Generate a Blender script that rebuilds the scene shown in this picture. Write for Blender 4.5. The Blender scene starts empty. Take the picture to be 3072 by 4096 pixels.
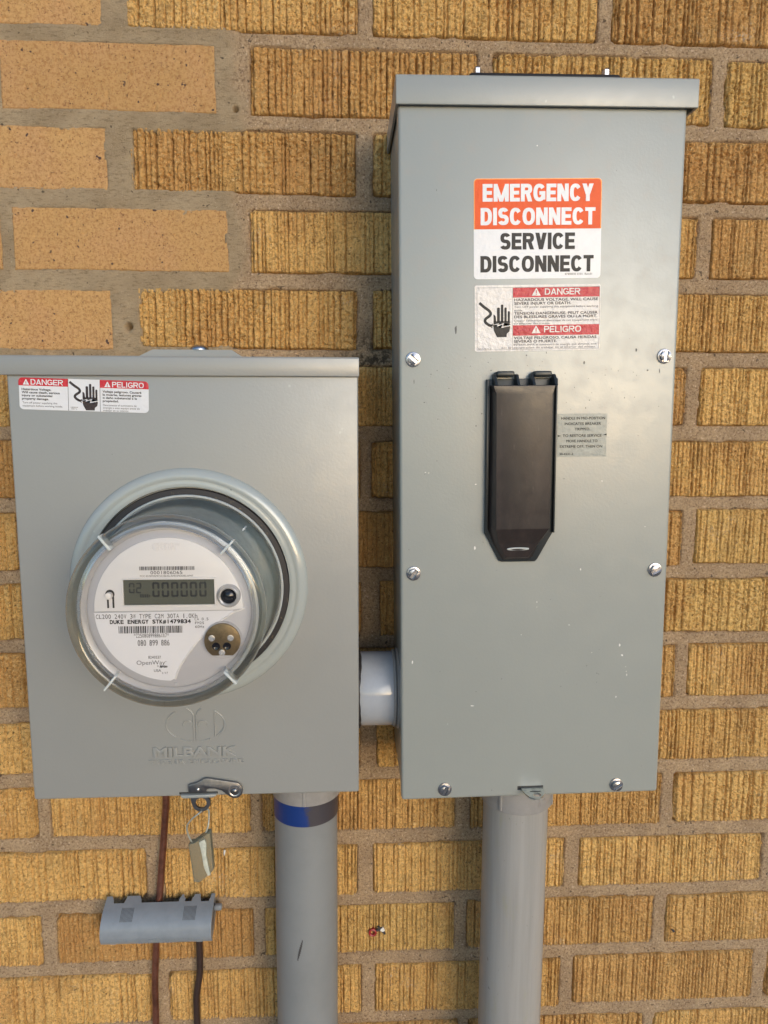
import bpy, bmesh, math, random
import numpy as np
from mathutils import Matrix, Vector

SC = bpy.context.scene
COL = SC.collection
IN = 0.0254                      # everything below is authored in inches
R = math.radians
random.seed(7)

# ---------------------------------------------------------------- camera
cam_d = bpy.data.cameras.new('camera')
cam = bpy.data.objects.new('camera', cam_d); COL.objects.link(cam)
right = Vector((0.99866156, -0.05165231, 0.00266808))
down = Vector((-0.00420161, -0.13243436, -0.99118287))
fwd = Vector((0.05155023, 0.98984503, -0.13247413))
m = Matrix.Identity(4)
for i in range(3):
    m[i][0] = right[i]; m[i][1] = -down[i]; m[i][2] = -fwd[i]
m.translation = Vector((-0.62518, -27.36681, -14.31042)) * IN
cam.matrix_world = m
cam_d.sensor_fit = 'HORIZONTAL'; cam_d.sensor_width = 36.0
cam_d.lens = 36.0 * 2899.94 / 3072.0
cam_d.clip_start = 0.02; cam_d.clip_end = 500
SC.camera = cam

# ---------------------------------------------------------------- sky, sun, exposure
SUN_EL, SUN_AZ = 10.0, 24.0      # elevation, degrees to the right of straight out from the wall
world = bpy.data.worlds.new('World'); SC.world = world
world.use_nodes = True
wn = world.node_tree
sky = wn.nodes.new('ShaderNodeTexSky'); sky.sky_type = 'NISHITA'; sky.sun_disc = False
sky.sun_elevation = R(SUN_EL); sky.sun_rotation = R(180 - SUN_AZ)
sky.air_density = 1.0; sky.dust_density = 0.8; sky.ozone_density = 2.6
bg = wn.nodes['Background']; bg.inputs['Strength'].default_value = 0.15
wn.links.new(sky.outputs['Color'], bg.inputs['Color'])
sun_d = bpy.data.lights.new('sun', 'SUN'); sun_d.energy = 0.62; sun_d.angle = R(34); sun_d.color = (1.0, 0.92, 0.84)
sun = bpy.data.objects.new('sun', sun_d); COL.objects.link(sun)
sdir = Vector((math.sin(R(SUN_AZ)) * math.cos(R(SUN_EL)), -math.cos(R(SUN_AZ)) * math.cos(R(SUN_EL)), math.sin(R(SUN_EL))))
sun.rotation_euler = sdir.to_track_quat('Z', 'Y').to_euler()
sun.location = sdir * 5
SC.view_settings.view_transform = 'Standard'; SC.view_settings.look = 'None'
SC.view_settings.exposure = 1.0; SC.view_settings.gamma = 1.0
SC.render.engine = 'CYCLES'
SC.cycles.max_bounces = 12; SC.cycles.transparent_max_bounces = 16; SC.cycles.transmission_bounces = 10
try:
    SC.cycles.use_denoising = True
except Exception:
    pass

# ---------------------------------------------------------------- materials
class NT:
    def __init__(s, name):
        s.m = bpy.data.materials.new(name); s.m.use_nodes = True
        s.t = s.m.node_tree; s.p = s.t.nodes['Principled BSDF']; s.out = s.t.nodes['Material Output']
        s.geo = None
    def n(s, typ, **kw):
        x = s.t.nodes.new(typ)
        for k, v in kw.items(): setattr(x, k, v)
        return x
    def put(s, sock, v):
        if isinstance(v, bpy.types.NodeSocket): s.t.links.new(v, sock)
        else:
            if isinstance(v, tuple) and len(v) == 3 and sock.type == 'RGBA': v = v + (1.0,)
            sock.default_value = v
    def pos(s):
        if s.geo is None: s.geo = s.n('ShaderNodeTexCoord')
        return s.geo.outputs['Object']
    def wpos(s):
        return s.n('ShaderNodeNewGeometry').outputs['Position']
    def noise(s, scale, detail=4.0, rough=0.6, vec=None, stretch=None, dist=0.0):
        x = s.n('ShaderNodeTexNoise'); x.inputs['Scale'].default_value = scale
        x.inputs['Detail'].default_value = detail; x.inputs['Roughness'].default_value = rough
        x.inputs['Distortion'].default_value = dist
        v = vec or s.wpos()
        if stretch:
            mp = s.n('ShaderNodeMapping'); mp.inputs['Scale'].default_value = stretch
            s.t.links.new(v, mp.inputs['Vector']); v = mp.outputs['Vector']
        s.t.links.new(v, x.inputs['Vector'])
        return x.outputs['Fac']
    def voro(s, scale, vec=None, out='Distance'):
        x = s.n('ShaderNodeTexVoronoi'); x.inputs['Scale'].default_value = scale
        s.t.links.new(vec or s.wpos(), x.inputs['Vector'])
        return x.outputs[out]
    def ramp(s, f, a, b, lo=0.0, hi=1.0):
        x = s.n('ShaderNodeMapRange'); s.put(x.inputs['Value'], f)
        x.inputs['From Min'].default_value = a; x.inputs['From Max'].default_value = b
        x.inputs['To Min'].default_value = lo; x.inputs['To Max'].default_value = hi
        x.interpolation_type = 'SMOOTHSTEP'
        return x.outputs['Result']
    def mul(s, a, b, op='MULTIPLY'):
        x = s.n('ShaderNodeMath', operation=op); s.put(x.inputs[0], a); s.put(x.inputs[1], b)
        return x.outputs[0]
    def mix(s, f, a, b, mode='MIX'):
        x = s.n('ShaderNodeMix', data_type='RGBA', blend_type=mode)
        s.put(x.inputs[0], f); s.put(x.inputs[6], a); s.put(x.inputs[7], b)
        return x.outputs[2]
    def bump(s, h, dist, strength=1.0, prev=None):
        x = s.n('ShaderNodeBump'); x.inputs['Distance'].default_value = dist; x.inputs['Strength'].default_value = strength
        s.put(x.inputs['Height'], h)
        if prev: s.t.links.new(prev, x.inputs['Normal'])
        return x.outputs['Normal']
    def set(s, **kw):
        for k, v in kw.items(): s.put(s.p.inputs[k.replace('_', ' ')], v)
        return s.m

M = {}
def rgb(r, g, b):                 # sRGB 0..255 to linear
    f = lambda c: (c / 255 / 12.92) if c / 255 <= 0.04045 else ((c / 255 + 0.055) / 1.055) ** 2.4
    return (f(r), f(g), f(b))

# rug-faced yellow brick
b = NT('yellow_rug_brick')
oi = b.n('ShaderNodeObjectInfo').outputs['Random']
wnz = b.n('ShaderNodeTexWhiteNoise', noise_dimensions='1D'); b.t.links.new(b.mul(oi, 91.7), wnz.inputs['W'])
r2 = wnz.outputs['Value']
c = b.mix(oi, (0.86, 0.545, 0.20), (0.71, 0.425, 0.148))
c = b.mix(b.ramp(r2, 0.60, 0.95, 0, 0.75), c, (0.56, 0.305, 0.115))            # some bricks fired redder
c = b.mix(b.ramp(r2, 0.22, 0.02, 0, 0.4), c, (0.62, 0.44, 0.16))               # some olive
c = b.mix(b.ramp(b.noise(11, 4), 0.45, 0.7, 0, 0.6), c, (0.56, 0.29, 0.105))
c = b.mix(b.ramp(b.noise(24, 4, 0.7, vec=b.pos()), 0.54, 0.7, 0, 0.42), c, (0.40, 0.26, 0.10))
c = b.mix(b.ramp(b.noise(330, 5, 0.8), 0.46, 0.60, 0, 0.62), c, (0.34, 0.18, 0.06))
c = b.mix(b.ramp(b.noise(290, 4, 0.8), 0.44, 0.34, 0, 0.6), c, (0.92, 0.68, 0.34))
streak = b.noise(150, 3, 0.6, stretch=(1, 1, 0.06))                            # dark upright lines painted in for the shade and grime of grooves
line = b.ramp(b.mul(b.mul(streak, 0.5, 'SUBTRACT'), 0.0, 'ABSOLUTE'), 0.0, 0.016, 1, 0)
c = b.mix(b.mul(line, b.ramp(b.noise(150, 4, 0.8), 0.46, 0.58, 0, 0.75)), c, (0.11, 0.055, 0.022))
c = b.mix(b.ramp(b.noise(420, 3, 0.7), 0.60, 0.67, 0, 0.85), c, (0.08, 0.042, 0.02))
c = b.mix(b.mul(b.ramp(b.noise(16, 4, 0.7), 0.58, 0.72), b.ramp(b.noise(420, 4, 0.8), 0.50, 0.62, 0, 0.75)), c, (0.74, 0.60, 0.46))   # pale bloom
hgt = b.mul(b.noise(700, 5, 0.8), b.mul(b.noise(330, 3, 0.7), 1.4), 'ADD')
M['brick'] = b.set(Base_Color=c, Roughness=0.95, Normal=b.bump(hgt, 0.0014, 1.0), Specular_IOR_Level=0.12)

# smooth tan repair brick
b = NT('smooth_tan_brick')
oi = b.n('ShaderNodeObjectInfo').outputs['Random']
c = b.mix(oi, (0.54, 0.325, 0.135), (0.48, 0.285, 0.118))
c = b.mix(b.ramp(b.noise(18, 3), 0.4, 0.65, 0, 0.6), c, (0.52, 0.30, 0.145))
c = b.mix(b.ramp(b.noise(380, 5, 0.8), 0.44, 0.62, 0, 0.7), c, (0.33, 0.16, 0.06))
c = b.mix(b.ramp(b.noise(230, 4, 0.8, dist=0.8), 0.60, 0.67, 0, 0.75), c, (0.19, 0.08, 0.045))
c = b.mix(b.ramp(b.noise(420, 4, 0.75), 0.60, 0.66, 0, 0.9), c, (0.08, 0.04, 0.03))
c = b.mix(b.ramp(b.noise(130, 2, 0.5), 0.69, 0.72, 0, 0.9), c, (0.045, 0.03, 0.04))
M['brick_smooth'] = b.set(Base_Color=c, Roughness=0.88, Normal=b.bump(b.noise(600, 5, 0.8), 0.0008, 0.8), Specular_IOR_Level=0.15)

# mortar
b = NT('mortar')
at = b.n('ShaderNodeAttribute'); at.attribute_name = 'repoint'
old = b.mix(b.ramp(b.noise(30, 4), 0.35, 0.65), (0.50, 0.355, 0.215), (0.40, 0.28, 0.17))
old = b.mix(b.ramp(b.noise(430, 5, 0.85), 0.47, 0.61, 0, 0.75), old, (0.14, 0.08, 0.05))
old = b.mix(b.ramp(b.noise(500, 3, 0.7), 0.34, 0.43, 0.8, 0), old, (0.68, 0.52, 0.38))
new = b.mix(b.ramp(b.noise(26, 4), 0.35, 0.65), (0.43, 0.325, 0.205), (0.35, 0.26, 0.16))
new = b.mix(b.ramp(b.noise(420, 5, 0.8, stretch=(0.4, 1, 1.4)), 0.48, 0.66, 0, 0.6), new, (0.16, 0.115, 0.065))
new = b.mix(b.ramp(b.noise(900, 2, 0.6), 0.28, 0.38, 0.6, 0), new, (0.58, 0.48, 0.34))
c = b.mix(at.outputs['Fac'], old, new)
c = b.mix(b.ramp(b.noise(190, 2, 0.5), 0.69, 0.73, 0, 0.75), c, (0.05, 0.035, 0.03))
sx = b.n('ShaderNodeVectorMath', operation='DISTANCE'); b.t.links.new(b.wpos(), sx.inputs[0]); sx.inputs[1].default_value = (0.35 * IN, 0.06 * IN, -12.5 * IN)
c = b.mix(b.mul(b.ramp(sx.outputs['Value'], 0.045, 0.012), b.ramp(b.noise(120, 4, 0.8), 0.36, 0.58, 0, 0.85)), c, (0.035, 0.028, 0.022))          # black patch beside the hood, broken up by noise
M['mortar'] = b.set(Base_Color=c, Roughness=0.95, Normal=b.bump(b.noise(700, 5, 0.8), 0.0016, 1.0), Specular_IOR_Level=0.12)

# plain continuation of the wall beyond the frame
b = NT('brick_field')
tc = b.n('ShaderNodeTexCoord').outputs['Object']
mp = b.n('ShaderNodeMapping'); mp.inputs['Rotation'].default_value = (R(90), 0, 0)
b.t.links.new(tc, mp.inputs['Vector'])
bt = b.n('ShaderNodeTexBrick'); b.t.links.new(mp.outputs['Vector'], bt.inputs['Vector'])
bt.inputs['Scale'].default_value = 1.0; bt.inputs['Brick Width'].default_value = 8.5 * IN; bt.inputs['Row Height'].default_value = 2.722 * IN
bt.inputs['Mortar Size'].default_value = 0.26 * IN
bt.inputs['Color1'].default_value = (0.55, 0.31, 0.09, 1); bt.inputs['Color2'].default_value = (0.45, 0.25, 0.075, 1); bt.inputs['Mortar'].default_value = (0.33, 0.22, 0.14, 1)
M['brick_field'] = b.set(Base_Color=bt.outputs['Color'], Roughness=0.95)

def paint(name, col, rough, peel=0.00012, grime=0.0, spots=None):
    b = NT(name)
    c = b.mix(b.ramp(b.noise(14, 4), 0.35, 0.7, 0, 0.35), col, tuple(v * 0.93 for v in col))
    c = b.mix(b.ramp(b.noise(330, 2, 0.5), 0.775, 0.80, 0, 0.8), c, tuple(v * 0.35 for v in col))
    c = b.mix(b.ramp(b.noise(140, 2, 0.5, stretch=(1, 1, 0.6)), 0.775, 0.80, 0, 0.6), c, tuple(min(1, v * 1.5) for v in col))
    if spots:                     # handling marks round screws and cover, warm mottling higher up, in the thing's own frame
        xyz = b.n('ShaderNodeSeparateXYZ'); b.t.links.new(b.pos(), xyz.inputs[0])
        band = b.mul(b.ramp(xyz.outputs['Z'], 11.0 * IN, 14.3 * IN), b.ramp(xyz.outputs['Z'], 15.4 * IN, 14.6 * IN))
        f = b.mul(band, b.ramp(b.noise(330, 5, 0.8), 0.63, 0.72, 0, 0.5))
        c = b.mix(f, c, (0.13, 0.12, 0.115))
        f2 = b.mul(b.ramp(xyz.outputs['Z'], 10.0 * IN, 13.5 * IN), b.ramp(b.noise(60, 4, 0.75), 0.5, 0.72, 0, 0.4))
        c = b.mix(f2, c, (0.34, 0.305, 0.265))
    n1 = b.bump(b.noise(420, 2, 0.5), peel, 0.6)
    n1 = b.bump(b.noise(22, 2, 0.5), peel * 6, 0.35, n1)
    rg = b.ramp(b.noise(60, 4, 0.7), 0.35, 0.7, rough - 0.015, rough + 0.06)
    return b.set(Base_Color=c, Roughness=rg, Normal=n1, Specular_IOR_Level=0.85)
M['paint_a'] = paint('grey_enamel', (0.278, 0.278, 0.264), 0.31)
M['paint_b'] = paint('grey_enamel_scuffed', (0.300, 0.312, 0.290), 0.31, spots=True)
M['ring'] = paint('glossy_ring_enamel', (0.36, 0.385, 0.37), 0.17)
M['paint_hood'] = paint('grey_enamel_hood', (0.285, 0.297, 0.285), 0.35)

def simple(name, col, rough=0.5, metal=0.0, nscale=0, namp=0.0003, var=0.0, vscale=60, **kw):
    b = NT(name)
    c = col
    if var: c = b.mix(b.ramp(b.noise(vscale, 5, 0.7), 0.35, 0.7, 0, 1.0), col, tuple(v * (1 - var) for v in col))
    d = dict(Base_Color=c, Roughness=rough, Metallic=metal)
    if nscale: d['Normal'] = b.bump(b.noise(nscale, 4, 0.6), namp, 0.6)
    d.update(kw)
    return b.set(**d)
b = NT('grey_conduit_pvc')
c = b.mix(b.ramp(b.noise(60, 4, 0.7, stretch=(1, 1, 0.04)), 0.4, 0.7), (0.325, 0.312, 0.295), (0.27, 0.26, 0.245))
c = b.mix(b.ramp(b.noise(40, 4, 0.75, stretch=(1, 1, 0.3)), 0.56, 0.75, 0, 0.55), c, (0.30, 0.285, 0.20))
c = b.mix(b.ramp(b.noise(260, 2, 0.5, stretch=(1, 1, 0.5)), 0.72, 0.76, 0, 0.7), c, (0.10, 0.09, 0.08))
M['pvc'] = b.set(Base_Color=c, Roughness=0.42, Normal=b.bump(b.noise(90, 4), 0.0004, 0.5))
M['pvc_l'] = simple('dull_grey_conduit_pvc', (0.225, 0.23, 0.23), 0.45, nscale=70, namp=0.0004, var=0.10, vscale=12)
M['pvc_c'] = simple('pale_grey_coupling', (0.30, 0.285, 0.275), 0.5, nscale=120, namp=0.0003, var=0.15, vscale=70)
M['pvc_n'] = simple('glossy_grey_nipple', (0.36, 0.385, 0.43), 0.13, nscale=30, namp=0.0003, var=0.08)
b = NT('blue_tape')
xyz = b.n('ShaderNodeSeparateXYZ'); b.t.links.new(b.pos(), xyz.inputs[0])
f = b.ramp(b.mul(xyz.outputs['X'], b.mul(b.noise(160, 3), 0.012), 'ADD'), 0.006, 0.0125)
M['tape'] = b.set(Base_Color=b.mix(f, (0.004, 0.03, 0.17), (0.05, 0.043, 0.05)), Roughness=0.45, Normal=b.bump(b.noise(260, 4), 0.0004, 0.6))
M['caulk'] = simple('dark_caulk', (0.035, 0.03, 0.028), 0.4, nscale=180, namp=0.002, var=0.5)
b = NT('black_flap_plastic')
c = b.mix(b.ramp(b.noise(45, 5, 0.7, stretch=(1, 1, 0.45)), 0.40, 0.7), (0.026, 0.020, 0.019), (0.048, 0.035, 0.031))
c = b.mix(b.ramp(b.noise(300, 3, 0.7, stretch=(1, 1, 0.15)), 0.66, 0.75, 0, 0.4), c, (0.13, 0.10, 0.09))
M['flap'] = b.set(Base_Color=c, Roughness=b.ramp(b.noise(70, 4, 0.7), 0.3, 0.7, 0.29, 0.39), Normal=b.bump(b.noise(600, 3), 0.0001, 0.4))
M['flap_dark'] = simple('black_frame_plastic', (0.018, 0.022, 0.024), 0.38, nscale=500, namp=0.0001)
M['black'] = simple('black_rubber', (0.012, 0.011, 0.012), 0.55, nscale=400, namp=0.0003, var=0.3)
b = NT('gasket')
c = b.mix(b.ramp(b.noise(260, 4, 0.8), 0.60, 0.70, 0, 0.7), (0.018, 0.016, 0.018), (0.16, 0.12, 0.06))
M['gasket'] = b.set(Base_Color=c, Roughness=0.5)
M['zinc'] = simple('zinc_plated_steel', (0.42, 0.42, 0.45), 0.27, 1.0, nscale=160, namp=0.0004, var=0.2)
M['galv'] = simple('galvanised_tab', (0.62, 0.66, 0.64), 0.34, 1.0, nscale=300, namp=0.0008, var=0.3, vscale=200)
M['steel'] = simple('stainless_lever', (0.27, 0.265, 0.27), 0.32, 1.0, nscale=300, namp=0.0002, var=0.25, vscale=120)
M['steel_l'] = simple('stainless_bright', (0.62, 0.60, 0.59), 0.25, 1.0)
M['copper'] = simple('copper_wire', (0.30, 0.125, 0.085), 0.3, 0.75, nscale=80, namp=0.0005, var=0.45, vscale=90)
M['brown'] = simple('brown_wire_jacket', (0.040, 0.022, 0.018), 0.4, nscale=200, namp=0.0004, var=0.3)
M['bond'] = simple('blue_grey_plastic', (0.235, 0.262, 0.295), 0.33, nscale=200, namp=0.0002, var=0.12)
M['groove'] = simple('dark_groove', (0.03, 0.03, 0.03), 0.7)
M['white_label'] = simple('white_vinyl', (0.70, 0.70, 0.725), 0.26, nscale=330, namp=0.0005, var=0.05)
M['cream_label'] = simple('foil_label_stock', (0.80, 0.75, 0.71), 0.17, nscale=260, namp=0.0022, var=0.1, vscale=300)
M['orange'] = simple('orange_ink', (0.80, 0.10, 0.014), 0.40, nscale=330, namp=0.0006, var=0.08, Specular_IOR_Level=0.25)
M['orange_edge'] = simple('orange_edge_ink', (0.82, 0.27, 0.025), 0.3, nscale=330, namp=0.0006)
M['red'] = simple('red_ink', (0.56, 0.022, 0.035), 0.24, nscale=260, namp=0.0020, var=0.2, vscale=250)
M['ink'] = simple('black_ink', (0.012, 0.011, 0.012), 0.42, nscale=400, namp=0.0008, Specular_IOR_Level=0.35)
M['ink_worn'] = simple('worn_black_ink', (0.05, 0.035, 0.035), 0.4, nscale=500, namp=0.001, var=0.5, vscale=420, Specular_IOR_Level=0.35)
M['ink_grey'] = simple('grey_ink', (0.035, 0.035, 0.04), 0.5)
M['clear_label'] = simple('clear_label_film', (0.29, 0.315, 0.295), 0.3, nscale=300, namp=0.0004, var=0.15, vscale=200)
M['face_grey'] = simple('meter_face_grey', (0.47, 0.47, 0.50), 0.5)
M['face_white'] = simple('meter_face_white', (0.74, 0.73, 0.735), 0.45)
M['paper'] = simple('nameplate_paper', (0.73, 0.735, 0.775), 0.55)
M['lcd'] = simple('lcd_glass', (0.105, 0.11, 0.085), 0.228)
M['lcd_seg'] = simple('lcd_segment', (0.028, 0.028, 0.026), 0.4)
M['lens'] = simple('dark_lens', (0.006, 0.005, 0.008), 0.08)
M['brass'] = simple('bronze_port_plate', (0.20, 0.145, 0.075), 0.38, 0.6, nscale=200, namp=0.0002, var=0.4, vscale=150)
M['silver'] = simple('silver_plastic', (0.62, 0.62, 0.63), 0.25, 0.5)
b = NT('weathered_sleeve')
c = b.mix(b.ramp(b.noise(40, 5, 0.7), 0.35, 0.7), (0.76, 0.75, 0.64), (0.58, 0.56, 0.44))
c = b.mix(b.ramp(b.noise(190, 5, 0.8), 0.6, 0.72, 0, 0.7), c, (0.10, 0.075, 0.03))
M['sleeve'] = b.set(Base_Color=c, Roughness=0.32, Normal=b.bump(b.noise(60, 3), 0.0004, 0.4))
def thin_clear(name, tint, fac, rough=0.03):
    b = NT(name)
    tr = b.n('ShaderNodeBsdfTransparent'); tr.inputs['Color'].default_value = tint + (1,)
    gl = b.n('ShaderNodeBsdfGlossy'); gl.inputs['Roughness'].default_value = rough
    fr = b.n('ShaderNodeFresnel'); fr.inputs['IOR'].default_value = 1.5
    mx = b.n('ShaderNodeMixShader')
    b.t.links.new(b.mul(fr.outputs[0], fac), mx.inputs[0]); b.t.links.new(tr.outputs[0], mx.inputs[1]); b.t.links.new(gl.outputs[0], mx.inputs[2])
    b.t.links.new(mx.outputs[0], b.out.inputs['Surface'])
    return b.m
M['window'] = thin_clear('clear_window', (0.98, 0.98, 0.985), 1.2, 0.02)
M['drum_clear'] = thin_clear('dusty_clear_drum', (0.955, 0.96, 0.945), 1.0, 0.14)
b = NT('clear_thick_plastic')
tr = b.n('ShaderNodeBsdfTransparent'); tr.inputs['Color'].default_value = (0.965, 0.97, 0.96, 1)
df = b.n('ShaderNodeBsdfTranslucent'); df.inputs['Color'].default_value = (0.78, 0.80, 0.76, 1)
dd = b.n('ShaderNodeBsdfDiffuse'); dd.inputs['Color'].default_value = (0.85, 0.86, 0.80, 1)
gl = b.n('ShaderNodeBsdfGlossy'); gl.inputs['Roughness'].default_value = 0.06
fr = b.n('ShaderNodeFresnel'); fr.inputs['IOR'].default_value = 1.55
lw = b.n('ShaderNodeLayerWeight'); lw.inputs['Blend'].default_value = 0.35
m1 = b.n('ShaderNodeMixShader'); b.t.links.new(df.outputs[0], m1.inputs[1]); b.t.links.new(dd.outputs[0], m1.inputs[2])
m2 = b.n('ShaderNodeMixShader'); b.t.links.new(b.ramp(lw.outputs['Facing'], 0.0, 1.0, 0.06, 0.42), m2.inputs[0]); b.t.links.new(tr.outputs[0], m2.inputs[1]); b.t.links.new(m1.outputs[0], m2.inputs[2])
m3 = b.n('ShaderNodeMixShader'); b.t.links.new(b.mul(fr.outputs[0], 1.3), m3.inputs[0]); b.t.links.new(m2.outputs[0], m3.inputs[1]); b.t.links.new(gl.outputs[0], m3.inputs[2])
b.t.links.new(m3.outputs[0], b.out.inputs['Surface'])
M['clear'] = b.m
M['clear_tab'] = simple('milky_clear_tab', (0.80, 0.84, 0.83), 0.2, Transmission_Weight=0.4, IOR=1.45)
M['seal'] = simple('yellowed_clear_acrylic', (0.50, 0.49, 0.38), 0.12, nscale=150, namp=0.0006, Transmission_Weight=0.75, IOR=1.45)
M['seal_core'] = simple('pale_seal_core', (0.60, 0.60, 0.50), 0.25, nscale=120, namp=0.001, var=0.3, vscale=200)
M['wire'] = simple('pale_seal_wire', (0.42, 0.44, 0.40), 0.35, 0.4)
M['plug'] = simple('red_plastic_plug', (0.35, 0.025, 0.03), 0.35)
M['white_fleck'] = simple('white_paint_fleck', (0.75, 0.72, 0.68), 0.7)
M['concrete'] = simple('pale_ground', (0.36, 0.34, 0.31), 0.9, var=0.35, vscale=1.2)
M['scuff'] = simple('grey_scuff', (0.10, 0.098, 0.095), 0.6)
M['soot'] = simple('dark_smear', (0.05, 0.045, 0.045), 0.9)

CHIPS = [(-3.54, 11.07, .04, .02), (-3.44, 11.05, .03, .02), (-1.93, 10.67, .05, .025), (-1.95, 8.61, .05, .11), (2.16, 10.72, .03, .04), (0.12, 6.77, .02, .04), (0.12, 6.6, .02, .02), (2.93, 5.24, .05, .09), (3.03, 4.89, .06, .05), (3.16, 4.49, .02, .02), (3.21, 4.21, .02, .06), (3.19, 4.32, .015, .03),
         (-1.99, 3.27, .09, .03), (-3.98, 4.83, .03, .10), (1.54, 7.83, .03, .07), (2.87, 3.45, .03, .05), (3.63, 9.21, .03, .02), (1.21, 5.97, .05, .015), (-0.38, 5.67, .03, .015), (2.0, 5.01, .015, .03), (-0.15, 20.9, .03, .04)]
SCUFFS = [(-3.18, 11.43, .02, .02), (0.92, 10.81, .05, .015), (-1.94, 12.52, .035, .03), (-1.76, 12.9, .04, .03), (3.12, 14.86, .04, .09), (1.47, 14.46, .04, .08), (3.51, 14.22, .05, .04), (3.9, 14.2, .02, .1), (-0.37, 14.7, .03, .04), (-1.48, 14.24, .03, .03), (0.26, 14.78, .02, .06), (-2.6, 15.5, .05, .2), (-3.9, 13.9, .02, .1), (2.3, 20.2, .02, .02), (-3.2, 19.6, .015, .04)]
# ---------------------------------------------------------------- mesh helpers
def link(o, parent=None):
    COL.objects.link(o)
    if parent is not None: o.parent = parent
    return o
def tag(o, label=None, cat=None, group=None, kind=None):
    for k, v in (('label', label), ('category', cat), ('group', group), ('kind', kind)):
        if v: o[k] = v
    return o
def empty(name, loc, label, cat, roty=0.0):
    o = bpy.data.objects.new(name, None); COL.objects.link(o)
    o.location = Vector(loc) * IN; o.rotation_euler = (0, roty, 0); o.empty_display_size = 0.02
    return tag(o, label, cat)
def bm_obj(name, bm, mat, parent=None, smooth=None, loc=(0, 0, 0), roty=0.0):
    """bmesh in inches -> one mesh object"""
    bmesh.ops.scale(bm, vec=(IN, IN, IN), verts=bm.verts)
    bmesh.ops.recalc_face_normals(bm, faces=bm.faces)
    me = bpy.data.meshes.new(name); bm.to_mesh(me); bm.free()
    me.materials.append(M[mat] if isinstance(mat, str) else mat)
    if smooth is not None:
        me.polygons.foreach_set('use_smooth', [True] * len(me.polygons))
        if smooth > 0:
            try: me.set_sharp_from_angle(angle=R(smooth))
            except Exception: pass
    o = bpy.data.objects.new(name, me); link(o, parent)
    o.location = Vector(loc) * IN; o.rotation_euler = (0, roty, 0)
    return o
def bevel_bm(bm, w, seg=2, edges=None):
    es = edges if edges is not None else [e for e in bm.edges if e.is_manifold and e.calc_face_angle(0) > R(25)]
    if w > 0: bmesh.ops.bevel(bm, geom=es, offset=w, segments=seg, profile=0.5, affect='EDGES')
def add_box(bm, x0, x1, y0, y1, z0, z1, bev=0.0, seg=2):
    t = bmesh.new()
    vs = [t.verts.new(p) for p in [(x0, y0, z0), (x1, y0, z0), (x1, y1, z0), (x0, y1, z0), (x0, y0, z1), (x1, y0, z1), (x1, y1, z1), (x0, y1, z1)]]
    for f in [(0, 1, 2, 3), (4, 5, 6, 7), (0, 1, 5, 4), (1, 2, 6, 5), (2, 3, 7, 6), (3, 0, 4, 7)]: t.faces.new([vs[i] for i in f])
    bmesh.ops.recalc_face_normals(t, faces=t.faces)
    bevel_bm(t, bev, seg)
    join(bm, t)
def join(bm, t, mat=None):
    mp = {}
    for v in t.verts: mp[v] = bm.verts.new(mat @ v.co if mat else v.co)
    for f in t.faces:
        try: bm.faces.new([mp[v] for v in f.verts])
        except ValueError: pass
    t.free()
def add_prism(bm, pts, y0, y1, bev=0.0, seg=2, holes=None):
    """outline in x,z extruded from y0 (front) to y1"""
    t = bmesh.new()
    a = [t.verts.new((x, y0, z)) for x, z in pts]; c = [t.verts.new((x, y1, z)) for x, z in pts]
    n = len(pts)
    front = t.faces.new(a); t.faces.new(c[::-1])
    for i in range(n): t.faces.new([a[i], a[(i + 1) % n], c[(i + 1) % n], c[i]])
    bmesh.ops.recalc_face_normals(t, faces=t.faces)
    if bev > 0: bevel_bm(t, bev, seg, [e for e in front.edges])
    join(bm, t)
def add_lathe(bm, prof, cx=0, cz=0, n=64, axis='y', closed=False, a0=0, a1=360):
    """profile (r, t): t runs along -y (towards the viewer) or, for axis z, up; x along +x"""
    full = abs(a1 - a0 - 360) < 1e-6
    k = n if full else n + 1
    rows = []
    for r, t in prof:
        row = []
        for i in range(k):
            a = R(a0 + (a1 - a0) * i / n)
            if axis == 'y': p = (cx + r * math.cos(a), -t, cz + r * math.sin(a))
            elif axis == 'z': p = (cx + r * math.cos(a), cz + r * math.sin(a), t)
            else: p = (t, cx + r * math.cos(a), cz + r * math.sin(a))
            row.append(bm.verts.new(p))
        rows.append(row)
    for q in range(len(rows) - 1 + (1 if closed else 0)):
        A, Bq = rows[q], rows[(q + 1) % len(rows)]
        for i in range(n if full else k - 1):
            bm.faces.new([A[i], A[(i + 1) % k], Bq[(i + 1) % k], Bq[i]])
    return rows
def cap(bm, row):
    try: bm.faces.new(row)
    except ValueError: pass
def add_tube(bm, path, r, n=10, cap_ends=True):
    P = [Vector(p) for p in path]
    rows = []
    prev = None
    for i, p in enumerate(P):
        d = (P[min(i + 1, len(P) - 1)] - P[max(i - 1, 0)]).normalized()
        ref = prev if prev is not None else (Vector((0, 1, 0)) if abs(d.y) < 0.9 else Vector((1, 0, 0)))
        u = (ref - d * ref.dot(d)).normalized(); w = d.cross(u); prev = u
        rr = r[i] if isinstance(r, (list, tuple)) else r
        rows.append([bm.verts.new(p + (u * math.cos(2 * math.pi * k / n) + w * math.sin(2 * math.pi * k / n)) * rr) for k in range(n)])
    for A, Bq in zip(rows, rows[1:]):
        for k in range(n): bm.faces.new([A[k], A[(k + 1) % n], Bq[(k + 1) % n], Bq[k]])
    if cap_ends: cap(bm, rows[0][::-1]); cap(bm, rows[-1])
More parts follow.
